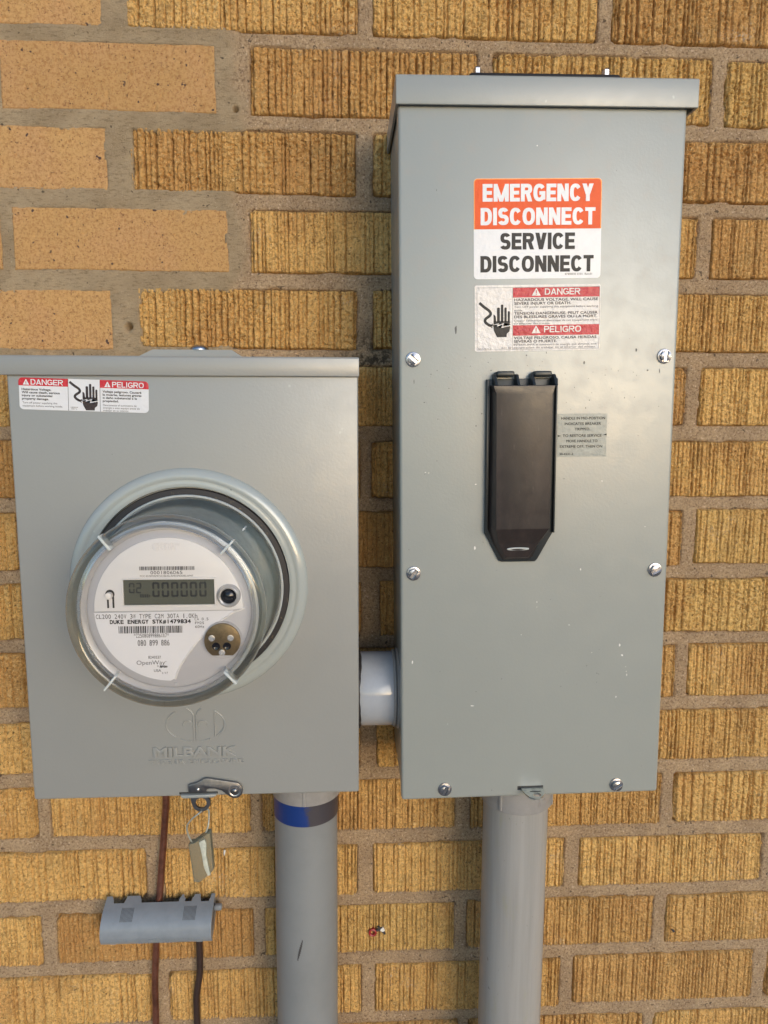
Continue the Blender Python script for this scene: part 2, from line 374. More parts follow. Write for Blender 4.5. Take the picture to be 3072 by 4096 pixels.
def spline(pts, k=8):
    P = [Vector(p) for p in pts]; out = []
    for i in range(len(P) - 1):
        p0, p1, p2, p3 = P[max(i - 1, 0)], P[i], P[i + 1], P[min(i + 2, len(P) - 1)]
        for j in range(k):
            t = j / k
            out.append(0.5 * ((2 * p1) + (p2 - p0) * t + (2 * p0 - 5 * p1 + 4 * p2 - p3) * t * t + (3 * p1 - p0 - 3 * p2 + p3) * t ** 3))
    out.append(P[-1]); return out
def rrect(x0, x1, z0, z1, r, k=5):
    out = []
    for cx, cz, a in ((x1 - r, z1 - r, 0), (x0 + r, z1 - r, 90), (x0 + r, z0 + r, 180), (x1 - r, z0 + r, 270)):
        for i in range(k + 1):
            t = R(a + 90 * i / k); out.append((cx + r * math.cos(t), cz + r * math.sin(t)))
    return out
def circ(cx, cz, r, n=28, a0=0, a1=360):
    k = n if a1 - a0 == 360 else n + 1
    return [(cx + r * math.cos(R(a0 + (a1 - a0) * i / n)), cz + r * math.sin(R(a0 + (a1 - a0) * i / n))) for i in range(k)]
def add_poly(bm, pts, y):
    vs = [bm.verts.new((x, y, z)) for x, z in pts]
    f = bm.faces.new(vs)
    bmesh.ops.triangulate(bm, faces=[f])
def add_rect(bm, x0, x1, z0, z1, y): add_poly(bm, [(x0, z0), (x1, z0), (x1, z1), (x0, z1)], y)
def add_stroke(bm, pts, w, y, taper=None):
    """flat ribbon along a polyline in x,z"""
    P = [Vector((p[0], p[1])) for p in pts]; L = []; Rr = []
    for i, p in enumerate(P):
        d = (P[min(i + 1, len(P) - 1)] - P[max(i - 1, 0)]).normalized(); nn = Vector((-d.y, d.x))
        ww = w if taper is None else w * (1 + (taper - 1) * i / (len(P) - 1))
        L.append(bm.verts.new((p.x + nn.x * ww / 2, y, p.y + nn.y * ww / 2))); Rr.append(bm.verts.new((p.x - nn.x * ww / 2, y, p.y - nn.y * ww / 2)))
    for i in range(len(P) - 1): bm.faces.new([L[i], L[i + 1], Rr[i + 1], Rr[i]])

_cap = {}
def text_geo(s, bold=0.0, extrude=0.0, bev=0.0, shear=0.0):
    cu = bpy.data.curves.new('t', 'FONT'); cu.body = s; cu.offset = bold; cu.extrude = extrude; cu.bevel_depth = bev; cu.shear = shear
    cu.resolution_u = 3; cu.bevel_resolution = 1
    o = bpy.data.objects.new('t', cu)
    me = o.to_mesh()
    vs = [tuple(v.co) for v in me.vertices]; fs = [tuple(p.vertices) for p in me.polygons]
    o.to_mesh_clear(); bpy.data.objects.remove(o); bpy.data.curves.remove(cu)
    return vs, fs
def cap_h(bold):
    k = round(bold, 3)
    if k not in _cap:
        vs, _ = text_geo('H', bold); _cap[k] = (min(v[1] for v in vs), max(v[1] for v in vs))
    return _cap[k]
def add_text(bm, s, x0, x1, zb, caph, y, bold=0.0, extrude=0.0, bev=0.0, shear=0.0, mono=False):
    """text fitted between x0 and x1, capitals caph high, standing on zb; bold = stroke growth as a share of the cap height"""
    lo, hi = cap_h(0.0); thin = min(bold, 0.0)
    g = max(bold, 0.0) * caph
    sz = (caph - g) / (hi - lo)
    if extrude > 0 or g <= 0: sh = [(0, 0)]
    elif g > 0.03 * caph: sh = [(-g / 2, -g / 2), (g / 2, -g / 2), (g / 2, g / 2), (-g / 2, g / 2), (0, 0)]
    else: sh = [(-g / 2, 0), (g / 2, 0)]
    def put(vs, fs, sx, ox):
        for k, (du, dv) in enumerate(sh):
            bv = [bm.verts.new((ox + du + v[0] * sx, y - v[2] * sz - 0.0006 * k, zb + g / 2 + dv + (v[1] - lo) * sz)) for v in vs]
            for f in fs:
                try: bm.faces.new([bv[i] for i in f])
                except ValueError: pass
    if mono:
        cell = (x1 - x0) / len(s)
        for i, ch in enumerate(s):
            if ch == ' ': continue
            vs, fs = text_geo(ch, thin, extrude, bev, shear)
            a = min(v[0] for v in vs); c = max(v[0] for v in vs)
            w = min(cell * 0.82, (c - a) * sz * 1.15) if ch in '.,*1I:/' else cell * 0.80
            sx = w / (c - a)
            put(vs, fs, sx, x0 + cell * (i + 0.5) - (a + c) / 2 * sx)
        return
    vs, fs = text_geo(s, thin, extrude, bev, shear)
    a = min(v[0] for v in vs); c = max(v[0] for v in vs); sx = (x1 - x0 - g) / (c - a)
    put(vs, fs, sx, x0 + g / 2 - a * sx)

GW = dict(A=.76, C=.74, D=.72, E=.64, G=.78, I=.24, L=.6, M=.98, N=.74, O=.80, P=.68, R=.74, S=.68, T=.66, V=.74, Y=.74)
def add_block(bm, s, x0, x1, zb, h, y, t=0.21):
    """heavy grotesque capitals built stroke by stroke; t is the stem width as a share of the height"""
    gap = 0.07
    W = sum(GW[c] for c in s) + gap * (len(s) - 1); sx = (x1 - x0) / W
    T = t * h; x = x0; n = [0]
    def quad(p):
        n[0] += 1; yy = y - 0.0003 * (n[0] % 8)
        bm.faces.new([bm.verts.new((a, yy, zb + b_)) for a, b_ in p])
    for c in s:
        w = GW[c] * sx; TV = T * 1.04; TH = T * 0.92; th = T * 1.13
        V = lambda a, z0=0, z1=h: quad([(x + a, z0), (x + a + TV, z0), (x + a + TV, z1), (x + a, z1)])
        Hb = lambda z, a=0.0, b_=None: quad([(x + a, z), (x + (w if b_ is None else b_), z), (x + (w if b_ is None else b_), z + TH), (x + a, z + TH)])
        P = lambda xb, xt, z0=0, z1=h: quad([(x + xb, z0), (x + xb + th, z0), (x + xt + th, z1), (x + xt, z1)])
        def arc(cx, cz, rx, rz, a0, a1, e=2.35):
            k = 20; pr = None
            f = lambda v: math.copysign(abs(v) ** (2 / e), v)
            for i in range(k + 1):
                q = R(a0 + (a1 - a0) * i / k); o = (cx + rx * f(math.cos(q)), cz + rz * f(math.sin(q))); i_ = (cx + (rx - TV) * f(math.cos(q)), cz + (rz - TH) * f(math.sin(q)))
                if pr: quad([(x + pr[0][0], pr[0][1]), (x + o[0], o[1]), (x + i_[0], i_[1]), (x + pr[1][0], pr[1][1])])
                pr = (o, i_); n[0] -= 1 if i else 0
            n[0] += 1
        if c in 'EL': V(0); Hb(0)
        if c == 'E': Hb(h - TH); Hb((h - TH) / 2, 0, w * .93)
        if c == 'I': V((w - TV) / 2)
        if c == 'T': Hb(h - TH); V((w - TV) / 2)
        if c == 'M':
            V(0); V(w - TV); th = T * 0.98; P((w - th) / 2, 0); P((w - th) / 2, w - th)
        if c == 'N': V(0); V(w - TV); P(w - th, 0)
        if c == 'V': P((w - th) / 2, 0); P((w - th) / 2, w - th)
        if c == 'A': P(0, (w - th) / 2); P(w - th, (w - th) / 2); Hb(h * .2, w * .2, w * .8)
        if c == 'Y': V((w - TV) / 2, 0, h * .46); P((w - th) / 2, 0, h * .38); P((w - th) / 2, w - th, h * .38)
        if c == 'O': arc(w / 2, h / 2, w / 2, h / 2, 0, 360)
        if c == 'C': arc(w / 2, h / 2, w / 2, h / 2, 33, 327)
        if c == 'G': arc(w / 2, h / 2, w / 2, h / 2, 35, 335); Hb(h * .37, w * .5); V(w - TV, h * .10, h * .45)
        if c == 'D': V(0); Hb(0, 0, w * .48); Hb(h - TH, 0, w * .48); arc(w * .44, h / 2, w * .56, h / 2, -90, 90)
        if c in 'PR':
            V(0); Hb(h - TH, 0, w * .6); Hb(h * .42, 0, w * .6); arc(w * .56, h * .42 + (h * .58) / 2, w * .42, h * .29, -90, 90)
            if c == 'R': P(w - th, w * .42, 0, h * .45)
        if c == 'S':
            r1 = h * .29 + TH * .0
            arc(w / 2, h - (h + TH) / 4, w * .47, (h + TH) / 4, 22, 270); arc(w / 2, (h + TH) / 4, w / 2, (h + TH) / 4, 90, -158)
        x += w + gap * sx

def print_obj(name, mat, parent, fn):
    bm = bmesh.new(); fn(bm)
    bmesh.ops.scale(bm, vec=(IN, IN, IN), verts=bm.verts)
    # flat print faces the viewer (-y)
    for f in bm.faces:
        f.normal_update()
        if f.normal.y > 0.5: f.normal_flip()
    me = bpy.data.meshes.new(name); bm.to_mesh(me); bm.free(); me.materials.append(M[mat])
    o = bpy.data.objects.new(name, me); return link(o, parent)

# ---------------------------------------------------------------- ground
bm = bmesh.new(); add_box(bm, -1600, 1600, -3200, 1, -80, -76)
tag(bm_obj('ground', bm, 'concrete'), kind='structure')

# ---------------------------------------------------------------- brick wall
rng = np.random.default_rng(11)
def vnoise(x, z, sx, sz, seed, octv=1):
    """smooth value noise, cell sizes sx, sz (inches)"""
    out = np.zeros(np.broadcast(x, z).shape); amp = 1.0; tot = 0
    for o in range(octv):
        g = np.random.default_rng(seed + 97 * o)
        N = 256; lat = g.random((N, N))
        u = x / sx + 1000.3; w = z / sz + 1000.7
        i = np.floor(u).astype(int); j = np.floor(w).astype(int); fu = u - i; fw = w - j
        fu = fu * fu * (3 - 2 * fu); fw = fw * fw * (3 - 2 * fw)
        a = lat[i % N, j % N]; b_ = lat[(i + 1) % N, j % N]; c_ = lat[i % N, (j + 1) % N]; d = lat[(i + 1) % N, (j + 1) % N]
        out += amp * ((a * (1 - fu) + b_ * fu) * (1 - fw) + (c_ * (1 - fu) + d * fu) * fw); tot += amp
        amp *= 0.5; sx *= 0.5; sz *= 0.5
    return out / tot * 2 - 1
def sstep(a, b_, v):
    t = np.clip((v - a) / (b_ - a), 0, 1); return t * t * (3 - 2 * t)
BW, BH = 7.95, 2.20
def brick_mesh(name, kind, seed, mat):
    g = np.random.default_rng(seed)
    nx, nz = (330, 84) if kind != 'smooth' else (180, 60)
    xs = np.linspace(-BW / 2, BW / 2, nx); zs = np.linspace(-BH / 2, BH / 2, nz)
    X, Z = np.meshgrid(xs, zs)
    so = seed * 13.7
    d = np.minimum(BW / 2 - np.abs(X), BH / 2 - np.abs(Z))
    if kind == 'smooth':
        d = d + 0.03 * vnoise(X + so, Z, 0.25, 0.25, seed, 3) + 0.02 * vnoise(X + so, Z, 1.3, 1.3, seed + 5)
        H = 0.014 * vnoise(X + so, Z, 0.4, 0.4, seed + 1, 3)
        for _ in range(70):
            px, pz, r = g.uniform(-BW / 2, BW / 2), g.uniform(-BH / 2, BH / 2), g.uniform(0.02, 0.055)
            H -= g.uniform(0.01, 0.05) * np.exp(-(((X - px) / r) ** 2 + ((Z - pz) / (r * g.uniform(0.8, 2))) ** 2))
        H -= 0.10 * (1 - sstep(-0.01, 0.06, d)) ** 2
    else:
        coarse = kind == 'coarse'
        H = np.zeros_like(X)
        wob = 0.008 * vnoise(X * 0 + so, Z, 1, 0.35, seed + 2, 2)
        x = -BW / 2 + 0.10
        rough = 0.5 + 0.5 * vnoise(X + so, Z, 1.6, 0.9, seed + 3, 2)        # how crumbled each area is
        while x < BW / 2:
            w = g.uniform(0.020, 0.036) if coarse else g.uniform(0.016, 0.028)
            dep = (g.uniform(0.14, 0.30) if g.random() < 0.62 else g.uniform(0.04, 0.10)) * (1.0 if coarse else 0.85)
            wz = w * (1 + 0.75 * vnoise(X * 0 + x * 9, Z, 1, 0.085, seed + 4, 2))
            dz = dep * (0.75 + 0.55 * vnoise(X * 0 + x * 5, Z, 1, 0.45, seed + 5, 2))
            H -= np.clip(dz, 0, 1) * np.exp(-(np.abs(X - x - wob - 0.006 * vnoise(X * 0 + x * 3, Z, 1, 0.12, seed + 6)) / np.maximum(wz, 0.006)) ** 2.2)
            x += g.uniform(0.12, 0.30) if coarse else g.uniform(0.10, 0.19)
        H = np.maximum(H, -0.30)
        crumb = vnoise(X + so, Z, 0.10, 0.07, seed + 7, 2)
        H -= (0.095 if coarse else 0.06) * sstep(0.0, 0.55, crumb) * (0.3 + 0.9 * rough)
        H += 0.034 * vnoise(X + so, Z, 0.06, 0.06, seed + 8, 2) * (0.4 + 0.8 * rough)
        H += 0.02 * vnoise(X + so, Z, 1.5, 0.8, seed + 9, 2)
        d = d + 0.045 * vnoise(X + so, Z, 0.22, 0.22, seed + 10, 3) + 0.03 * vnoise(X + so, Z, 1.1, 1.1, seed + 11)
        H -= 0.24 * (1 - sstep(-0.02, 0.085, d)) ** 1.5
        for cx, cz in ((-1, -1), (1, -1), (-1, 1), (1, 1)):                   # chipped corners
            if g.random() < 0.45:
                r = g.uniform(0.15, 0.34)
                H -= 0.25 * (1 - sstep(r * 0.75, r, np.abs(X - cx * BW / 2) + np.abs(Z - cz * BH / 2) + 0.05 * crumb))
    V = np.stack([X, -H, Z], -1).reshape(-1, 3)
    idx = np.arange(nx * nz).reshape(nz, nx)
    F = np.stack([idx[:-1, :-1], idx[:-1, 1:], idx[1:, 1:], idx[1:, :-1]], -1).reshape(-1, 4)
    # skirt back into the wall
    ring = np.concatenate([idx[0, :-1], idx[:-1, -1], idx[-1, :0:-1], idx[:0:-1, 0]])
    back = V[ring].copy(); back[:, 1] = 1.2
    nb = len(V) + np.arange(len(ring))
    F = np.concatenate([F, np.stack([ring, nb, np.roll(nb, -1), np.roll(ring, -1)], -1)])
    V = np.concatenate([V, back]) * IN
    me = bpy.data.meshes.new(name)
    me.vertices.add(len(V)); me.vertices.foreach_set('co', V.ravel())
    me.loops.add(F.size); me.loops.foreach_set('vertex_index', F.ravel())
    me.polygons.add(len(F)); me.polygons.foreach_set('loop_start', np.arange(0, F.size, 4)); me.polygons.foreach_set('loop_total', np.full(len(F), 4))
    me.polygons.foreach_set('use_smooth', np.ones(len(F), bool))
    me.update(); me.validate(); me.materials.append(M[mat])
    return me
wall = empty('brick_wall', (0, 0, -74), 'yellow brick house wall with ridged brick faces behind the grey electrical boxes', 'wall')
coarse = [brick_mesh('brick', 'coarse', 100 + k * 31, 'brick') for k in range(7)]
fine = [brick_mesh('brick', 'fine', 900 + k * 37, 'brick') for k in range(7)]
smooth_m = [brick_mesh('brick', 'smooth', 2000 + k * 41, 'brick_smooth') for k in range(3)]
PH = 2.722
# head joints that show in the photograph: row -> list of (left edge, right edge)
JT = {0: [(-8.94, -8.12), (-0.15, 0.36), (8.39, 8.88)], 1: [(-5.12, -3.94), (4.1, 4.65), (12.67, 13.16)], 2: [(-8.97, -8.19), (-0.25, 0.36)],
      3: [(-12.78, -12.4), (-4.82, -4.06), (12.45, 12.99)], 4: [(-9.05, -8.15), (-0.21, 0.38)], 5: [(12.33, 12.89)], 6: [(-0.11, 0.32)], 7: [(12.51, 13.05)],
      8: [(-0.07, 0.66)], 9: [(12.54, 13.07)], 10: [(-0.13, 0.53)], 11: [(-12.86, -12.34), (-4.53, -4.07), (3.76, 4.37), (12.26, 12.8)],
      12: [(-8.76, -8.02), (-0.25, 0.4), (8.31, 8.94), (16.77, 17.23)], 13: [(-13.0, -12.4), (-4.52, -4.04), (3.78, 4.29), (12.22, 12.76)],
      14: [(-8.67, -8.04), (-0.08, 0.48), (8.32, 8.89), (16.72, 17.31)], 15: [(12.01, 12.5)]}
ROWH = {0: (2.22, 0.0), 1: (2.27, 0.0), 2: (2.16, 0.02), 3: (2.18, 0.05), 4: (2.14, 0.02)}
rects = []                        # (x0, x1, z0, z1, smooth?)
last = -1
for row in range(-3, 18):
    js = []
    for i in range(-3, 4):
        xc = 8.5 * i if row % 2 == 0 else 8.5 * i + 4.25
        xc = xc + rng.normal(0, 0.06)
        w = 0.25 + rng.normal(0, 0.03)
        q = (xc - w, xc + w)
        for a, c_ in JT.get(row, []):
            if abs((a + c_) / 2 - xc) < 2: q = (a, c_)
        js.append(q)
    h, dz = ROWH.get(row, (2.17 + rng.normal(0, 0.02), 0.0))
    for (a, c_), (a2, c2) in zip(js, js[1:]):
        if c_ > 30 or a2 < -27: continue
        zc = -PH * row + dz + rng.normal(0, 0.025)
        is_s = row <= 4 and (c_ + a2) / 2 < -8 and row >= -1 or (row in (1, 3) and (c_ + a2) / 2 < -7)
        rects.append((c_, a2, zc - h / 2, zc + h / 2, is_s))
        if is_s: me = smooth_m[rng.integers(3)]
        else:
            pool = coarse if (row <= 2 or rng.random() < 0.3) else fine
            k = int(rng.integers(len(pool)))
            if k == last: k = (k + 1) % len(pool)
            last = k; me = pool[k]
        o = bpy.data.objects.new('brick', me); link(o, wall)
        fx = -1 if (not is_s and rng.random() < 0.5) else 1
        o.scale = ((a2 - c_) / BW * fx, 1, h / BH * (1 if rng.random() < 0.5 else 1))
        if fx < 0: o.scale = ((a2 - c_) / BW, 1, h / BH); o.rotation_euler = (0, math.pi, 0)
        o.location = Vector(((c_ + a2) / 2, rng.normal(0, 0.018) + (0.015 if is_s else 0), zc + 74)) * IN
        o.rotation_euler.y += rng.normal(0, R(0.25))
# mortar: one sheet, recessed, grainy, pushed back behind every brick
xs = np.concatenate([np.linspace(-30, -15.2, 30), np.arange(-15, 18.2, 0.075), np.linspace(18.4, 34, 30)])
zs = np.concatenate([np.linspace(-50, -41.7, 20), np.arange(-41.5, 2.0, 0.075), np.linspace(2.2, 10, 20)])
X, Z = np.meshgrid(xs, zs)
bx = -4.4 + 0.5 * vnoise(X, Z, 1.5, 1.0, 5, 2)
rep = (1 - sstep(-0.25, 0.25, X - bx)) * sstep(-12.6, -11.9, Z + 0.2 * vnoise(X, Z, 1, 1, 6))
Y = 0.085 + 0.03 * vnoise(X, Z, 0.9, 0.5, 21, 2) + 0.028 * vnoise(X, Z, 0.16, 0.14, 22, 3)
Yr = 0.035 + 0.03 * vnoise(X, Z, 1.3, 0.35, 23, 2) + 0.012 * vnoise(X, Z, 0.3, 0.12, 24, 3)
Y = Y * (1 - rep) + Yr * rep
for hx, hz, r in ((-4.483, -3.655, 0.10), (-8.489, -11.174, 0.13)):
    Y += 0.5 * (1 - sstep(r * 0.6, r * 1.25, np.hypot((X - hx) * 1.3, Z - hz)))
ins = np.full(X.shape, -9.0)
for a, c_, z0, z1, s_ in rects:
    mk = (X > a - 1) & (X < c_ + 1) & (Z > z0 - 1) & (Z < z1 + 1)
    ins[mk] = np.maximum(ins[mk], np.minimum(np.minimum(X[mk] - a, c_ - X[mk]), np.minimum(Z[mk] - z0, z1 - Z[mk])))
lap = -0.01 + 0.03 * vnoise(X, Z, 0.5, 0.5, 33, 2) + (0.08 + 0.07 * np.clip(vnoise(X, Z, 1.4, 0.6, 31, 2) + 0.1, 0, 1) * 2) * rep + 0.10 * np.clip(vnoise(X, Z, 0.9, 0.7, 34, 2) - 0.1, 0, 1)
Y += 0.65 * sstep(lap, lap + 0.10, ins)
V = np.stack([X, Y, Z + 74], -1).reshape(-1, 3) * IN
nz, nx = X.shape; idx = np.arange(nx * nz).reshape(nz, nx)
F = np.stack([idx[:-1, :-1], idx[:-1, 1:], idx[1:, 1:], idx[1:, :-1]], -1).reshape(-1, 4)
me = bpy.data.meshes.new('mortar')
me.vertices.add(len(V)); me.vertices.foreach_set('co', V.ravel())
me.loops.add(F.size); me.loops.foreach_set('vertex_index', F.ravel())
me.polygons.add(len(F)); me.polygons.foreach_set('loop_start', np.arange(0, F.size, 4)); me.polygons.foreach_set('loop_total', np.full(len(F), 4))
me.polygons.foreach_set('use_smooth', np.ones(len(F), bool)); me.update(); me.validate()
a_ = me.attributes.new('repoint', 'FLOAT', 'POINT'); a_.data.foreach_set('value', rep.ravel().astype(np.float32))
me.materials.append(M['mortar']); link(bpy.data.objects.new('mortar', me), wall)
# the wall carried on, out of frame
bm = bmesh.new()
for x0, x1, z0, z1 in ((-160, -24, 0, 150), (27, 160, 0, 150), (-24, 27, 0, 28), (-24, 27, 81.5, 150)):
    add_box(bm, x0, x1, 0.04, 1.2, z0, z1)
bm_obj('brick_field', bm, 'brick_field', wall)

# ---------------------------------------------------------------- things stuck to or in the wall
p = empty('wall_plug', (0.378, 0, -35.486), 'red plastic wall plug sunk in a ridged brick, dark smear beside it', 'wall plug')
bm = bmesh.new(); add_lathe(bm, [(0.10, -0.4), (0.165, -0.02), (0.165, 0.045), (0.13, 0.06), (0.095, 0.04), (0.085, -0.2)], n=20)
bm_obj('collar', bm, 'plug', p, 40)
bm = bmesh.new(); r = add_lathe(bm, [(0.12, -0.1), (0.0001, -0.1)], n=16); bm_obj('socket', bm, 'groove', p)
bm = bmesh.new()
for k in range(16):
    a = random.uniform(0, 1); x = 0.12 + 0.36 * a + random.gauss(0, 0.05); z = 0.1 + random.gauss(0, 0.09) - (0.25 * random.random() if k % 4 == 0 else 0); s = random.uniform(0.03, 0.07)
    add_prism(bm, [(x + s * math.cos(t) * random.uniform(.7, 1.2), z + s * math.sin(t) * random.uniform(.7, 1.2)) for t in np.linspace(0, 5.5, 7)], -0.012 - 0.0012 * k, 0.04)
bm_obj('smear', bm, 'soot', p)
bm = bmesh.new(); add_prism(bm, [(0.30, 0.08), (0.42, 0.02), (0.50, 0.07), (0.47, 0.16), (0.42, 0.22), (0.33, 0.17)], -0.045, 0.04, 0.015); bm_obj('plaster_crumb', bm, 'white_fleck', p)
bm = bmesh.new(); add_prism(bm, [(-0.08, 0.05), (0.0, 0.09), (0.09, -0.03), (0.03, -0.09)], -0.05, 0.03, 0.015)
tag(bm_obj('black_chip', bm, 'soot', None, loc=(13.07, 0, -35.866)), 'small black chip stuck on a brick at the lower right', 'chip')
bm = bmesh.new(); add_prism(bm, [(-0.035, 0.13), (0.035, 0.12), (0.05, 0.0), (0.03, -0.12), (-0.03, -0.11), (-0.045, 0.02)], -0.03, 0.03, 0.01)
tag(bm_obj('paint_fleck', bm, 'white_fleck', None, loc=(-5.573, 0, -31.777)), 'white fleck of paint on the brick beside the hanging seal tag', 'paint fleck')

# ---------------------------------------------------------------- common pictogram: shocked hand and cable, on a unit box (0..1, 0..1)
def pictogram(bm, T, y):
    """T maps (u, v) to sticker x, z"""
    P = lambda pts: [T(u, v) for u, v in pts]
    # cable
    cable = spline([(0.02, 0.93, 0), (0.16, 0.82, 0), (0.34, 0.70, 0), (0.36, 0.60, 0), (0.22, 0.50, 0), (0.20, 0.42, 0), (0.30, 0.34, 0), (0.38, 0.31, 0)], 5)
    w = abs(T(0.085, 0)[0] - T(0, 0)[0])
    add_stroke(bm, [T(q.x, q.y) for q in cable], w, y)
    for du, dv in ((0.07, 0.05), (0.08, 0.0), (0.05, -0.06)):
        add_stroke(bm, [T(0.37, 0.31), T(0.37 + du, 0.31 + dv)], w * 0.35, y)
    # palm with wrist
    add_poly(bm, P([(0.46, 0.43), (0.975, 0.43), (0.985, 0.25), (0.96, 0.15), (0.88, 0.09), (0.87, 0.0), (0.57, 0.0), (0.56, 0.08), (0.48, 0.16), (0.46, 0.24)]), y)
    # fingers and thumb
    for u0, u1, v1 in ((0.57, 0.66, 0.80), (0.69, 0.77, 0.88), (0.80, 0.875, 0.80), (0.905, 0.975, 0.70)):
        k = (u1 - u0) / 2; asp = 0.55
        pts = [(u0, 0.41), (u1, 0.41), (u1, v1 - k * asp)] + [((u0 + u1) / 2 + k * math.cos(R(t)), v1 - k * asp + k * asp * math.sin(R(t))) for t in (30, 60, 90, 120, 150)] + [(u0, v1 - k * asp)]
        add_poly(bm, P(pts), y)
    add_poly(bm, P([(0.46, 0.41), (0.55, 0.41), (0.53, 0.56), (0.50, 0.60), (0.46, 0.61)]), y)
def bolt_zig(bm, T, y):
    add_poly(bm, [T(u, v) for u, v in [(0.41, 0.325), (0.63, 0.375), (0.61, 0.325), (0.80, 0.385), (0.75, 0.285), (0.99, 0.325), (0.99, 0.303), (0.70, 0.245), (0.755, 0.345), (0.565, 0.285), (0.585, 0.340)]], y)
def triangle(bm, cx, z0, w, h, y):
    add_poly(bm, [(cx - w / 2, z0), (cx + w / 2, z0), (cx + w * 0.04, z0 + h), (cx - w * 0.04, z0 + h)], y)

def slotted_screw(parent, x, z, y, ang):
    o = bpy.data.objects.new('screw', SCREW) if SCREW else None
    o.location = Vector((x, y, z)) * IN; o.rotation_euler = (0, ang, 0)
    return link(o, parent)
bm = bmesh.new()
rr = add_lathe(bm, [(0.225, -0.01), (0.235, 0.02), (0.225, 0.04), (0.17, 0.055)], n=28); cap(bm, rr[-1])
hexp = [(0.19 * math.cos(R(60 * k + 30)), 0.19 * math.sin(R(60 * k + 30))) for k in range(6)]
add_prism(bm, hexp, -0.115, -0.04, 0.0)
for s in (-1, 1):
    pts = [(x, z) for x, z in circ(0, 0, 0.168, 40) if s * z > 0.032]
    if s < 0: pts = sorted(pts, key=lambda q: math.atan2(q[1], q[0]))
    else: pts = sorted(pts, key=lambda q: math.atan2(q[1], q[0]))
    add_prism(bm, pts, -0.165, -0.11, 0.022)
t_ = bm_obj('screw_proto', bm, 'zinc', None, 30); SCREW = t_.data; SCREW.name = 'screw'; bpy.data.objects.remove(t_)

def sheet(name, mat, parent, w, h, r, x, z, y, roty=0.0, th=0.012):
    bm = bmesh.new(); add_prism(bm, rrect(-w / 2, w / 2, -h / 2, h / 2, r), -th, 0.0)
    return bm_obj(name, bm, mat, parent, None, (x, y, z), roty)

# ================================================================ meter socket box
LB = empty('meter_socket_box', (-5.6, 0, -26.93), 'wide grey steel meter socket box with the round electric meter on its front', 'meter box')
D = 4.30
bm = bmesh.new(); add_box(bm, -5.33, 5.33, -4.16, 0.02, 0.03, 14.3, 0.05)
bm_obj('body', bm, 'paint_a', LB, 30)
# cover plate with its rolled edges
bm = bmesh.new(); add_box(bm, -5.39, 5.355, -D, -4.0, -0.03, 14.0, 0.075, 4)
bm_obj('cover', bm, 'paint_a', LB, 30)
# rain hood
bm = bmesh.new()
add_box(bm, -5.56, 5.385, -4.40, 0.0, 14.30, 14.40, 0.04, 3)
add_box(bm, -5.56, 5.385, -4.42, -4.36, 13.80, 14.37, 0.028, 3)
add_box(bm, -5.56, -5.50, -4.37, 0.0, 13.82, 14.36, 0.02)
add_box(bm, 5.325, 5.385, -4.37, 0.0, 13.82, 14.36, 0.02)
bm_obj('rain_hood', bm, 'paint_a', LB, 30)
# hub cover plate on top
bm = bmesh.new()
q0 = [(-1.62, -3.45), (1.66, -3.45), (1.66, -0.6), (-1.62, -0.6)]; q1 = [(-1.25, -3.15), (1.28, -3.15), (1.28, -0.9), (-1.25, -0.9)]
a = [bm.verts.new((x, y, 14.39)) for x, y in q0]; a2 = [bm.verts.new((x, y, 14.46)) for x, y in q0]; c = [bm.verts.new((x, y, 14.70)) for x, y in q1]
for k in range(4):
    bm.faces.new([a[k], a[(k + 1) % 4], a2[(k + 1) % 4], a2[k]]); bm.faces.new([a2[k], a2[(k + 1) % 4], c[(k + 1) % 4], c[k]])
bm.faces.new(c); bevel_bm(bm, 0.05, 3)
bm_obj('hub_cover', bm, 'ring', LB, 30)
bm = bmesh.new(); rr = add_lathe(bm, [(0.30, 14.70), (0.30, 14.75), (0.26, 14.81), (0.15, 14.86), (0.0005, 14.875)], cx=0.2, cz=-2.9, n=24, axis='z')
bm_obj('hub_screw', bm, 'zinc', LB, 40)
# raised meter ring drawn out of the cover
MX, MZ = -0.06, 7.18
bm = bmesh.new()
add_lathe(bm, [(3.78, D - 0.02), (3.775, D + 0.02), (3.74, D + 0.09), (3.66, D + 0.15), (3.56, D + 0.19), (3.48, D + 0.20), (3.43, D + 0.175), (3.40, D + 0.165), (3.33, D + 0.185), (3.26, D + 0.19), (3.20, D + 0.17), (3.16, D - 0.1)], MX, MZ, 128)
bm_obj('meter_ring', bm, 'ring', LB, 40)
# pressed emblem and lettering low on the cover
bm = bmesh.new()
cx, cz, ax, az = -0.035, 2.50, 0.955, 0.595
yy = -D - 0.004
def emb(pts, r=0.03): add_tube(bm, [(x, yy, z) for x, z in pts], r, 8)
ell = lambda a0, a1, n=22: [(cx + ax * math.cos(R(a0 + (a1 - a0) * i / n)), cz + az * math.sin(R(a0 + (a1 - a0) * i / n))) for i in range(n + 1)]
emb(ell(130, 228)); emb(ell(-48, 48)); emb(ell(240, 262, 8)); emb(ell(278, 300, 8))
emb([(cx + ax * math.cos(R(48)), cz + az * math.sin(R(48))), (cx + ax * math.cos(R(-48)), cz + az * math.sin(R(-48)))])
emb([(cx - 0.28, cz + 0.56), (cx - 0.13, cz + 0.45), (cx - 0.06, cz + 0.30), (cx - 0.05, cz - 0.59)])
emb([(cx + 0.22, cz + 0.56), (cx + 0.09, cz + 0.45), (cx + 0.03, cz + 0.30), (cx + 0.03, cz - 0.59)])
for sx in (-0.26, 0.24):
    emb([(cx + sx - 0.14, cz - 0.05)] + [(cx + sx + 0.14 * math.cos(R(180 - k * 18)), cz + 0.02 + 0.10 * math.sin(R(180 - k * 18))) for k in range(11)] + [(cx + sx + 0.14, cz - 0.05)], 0.024)
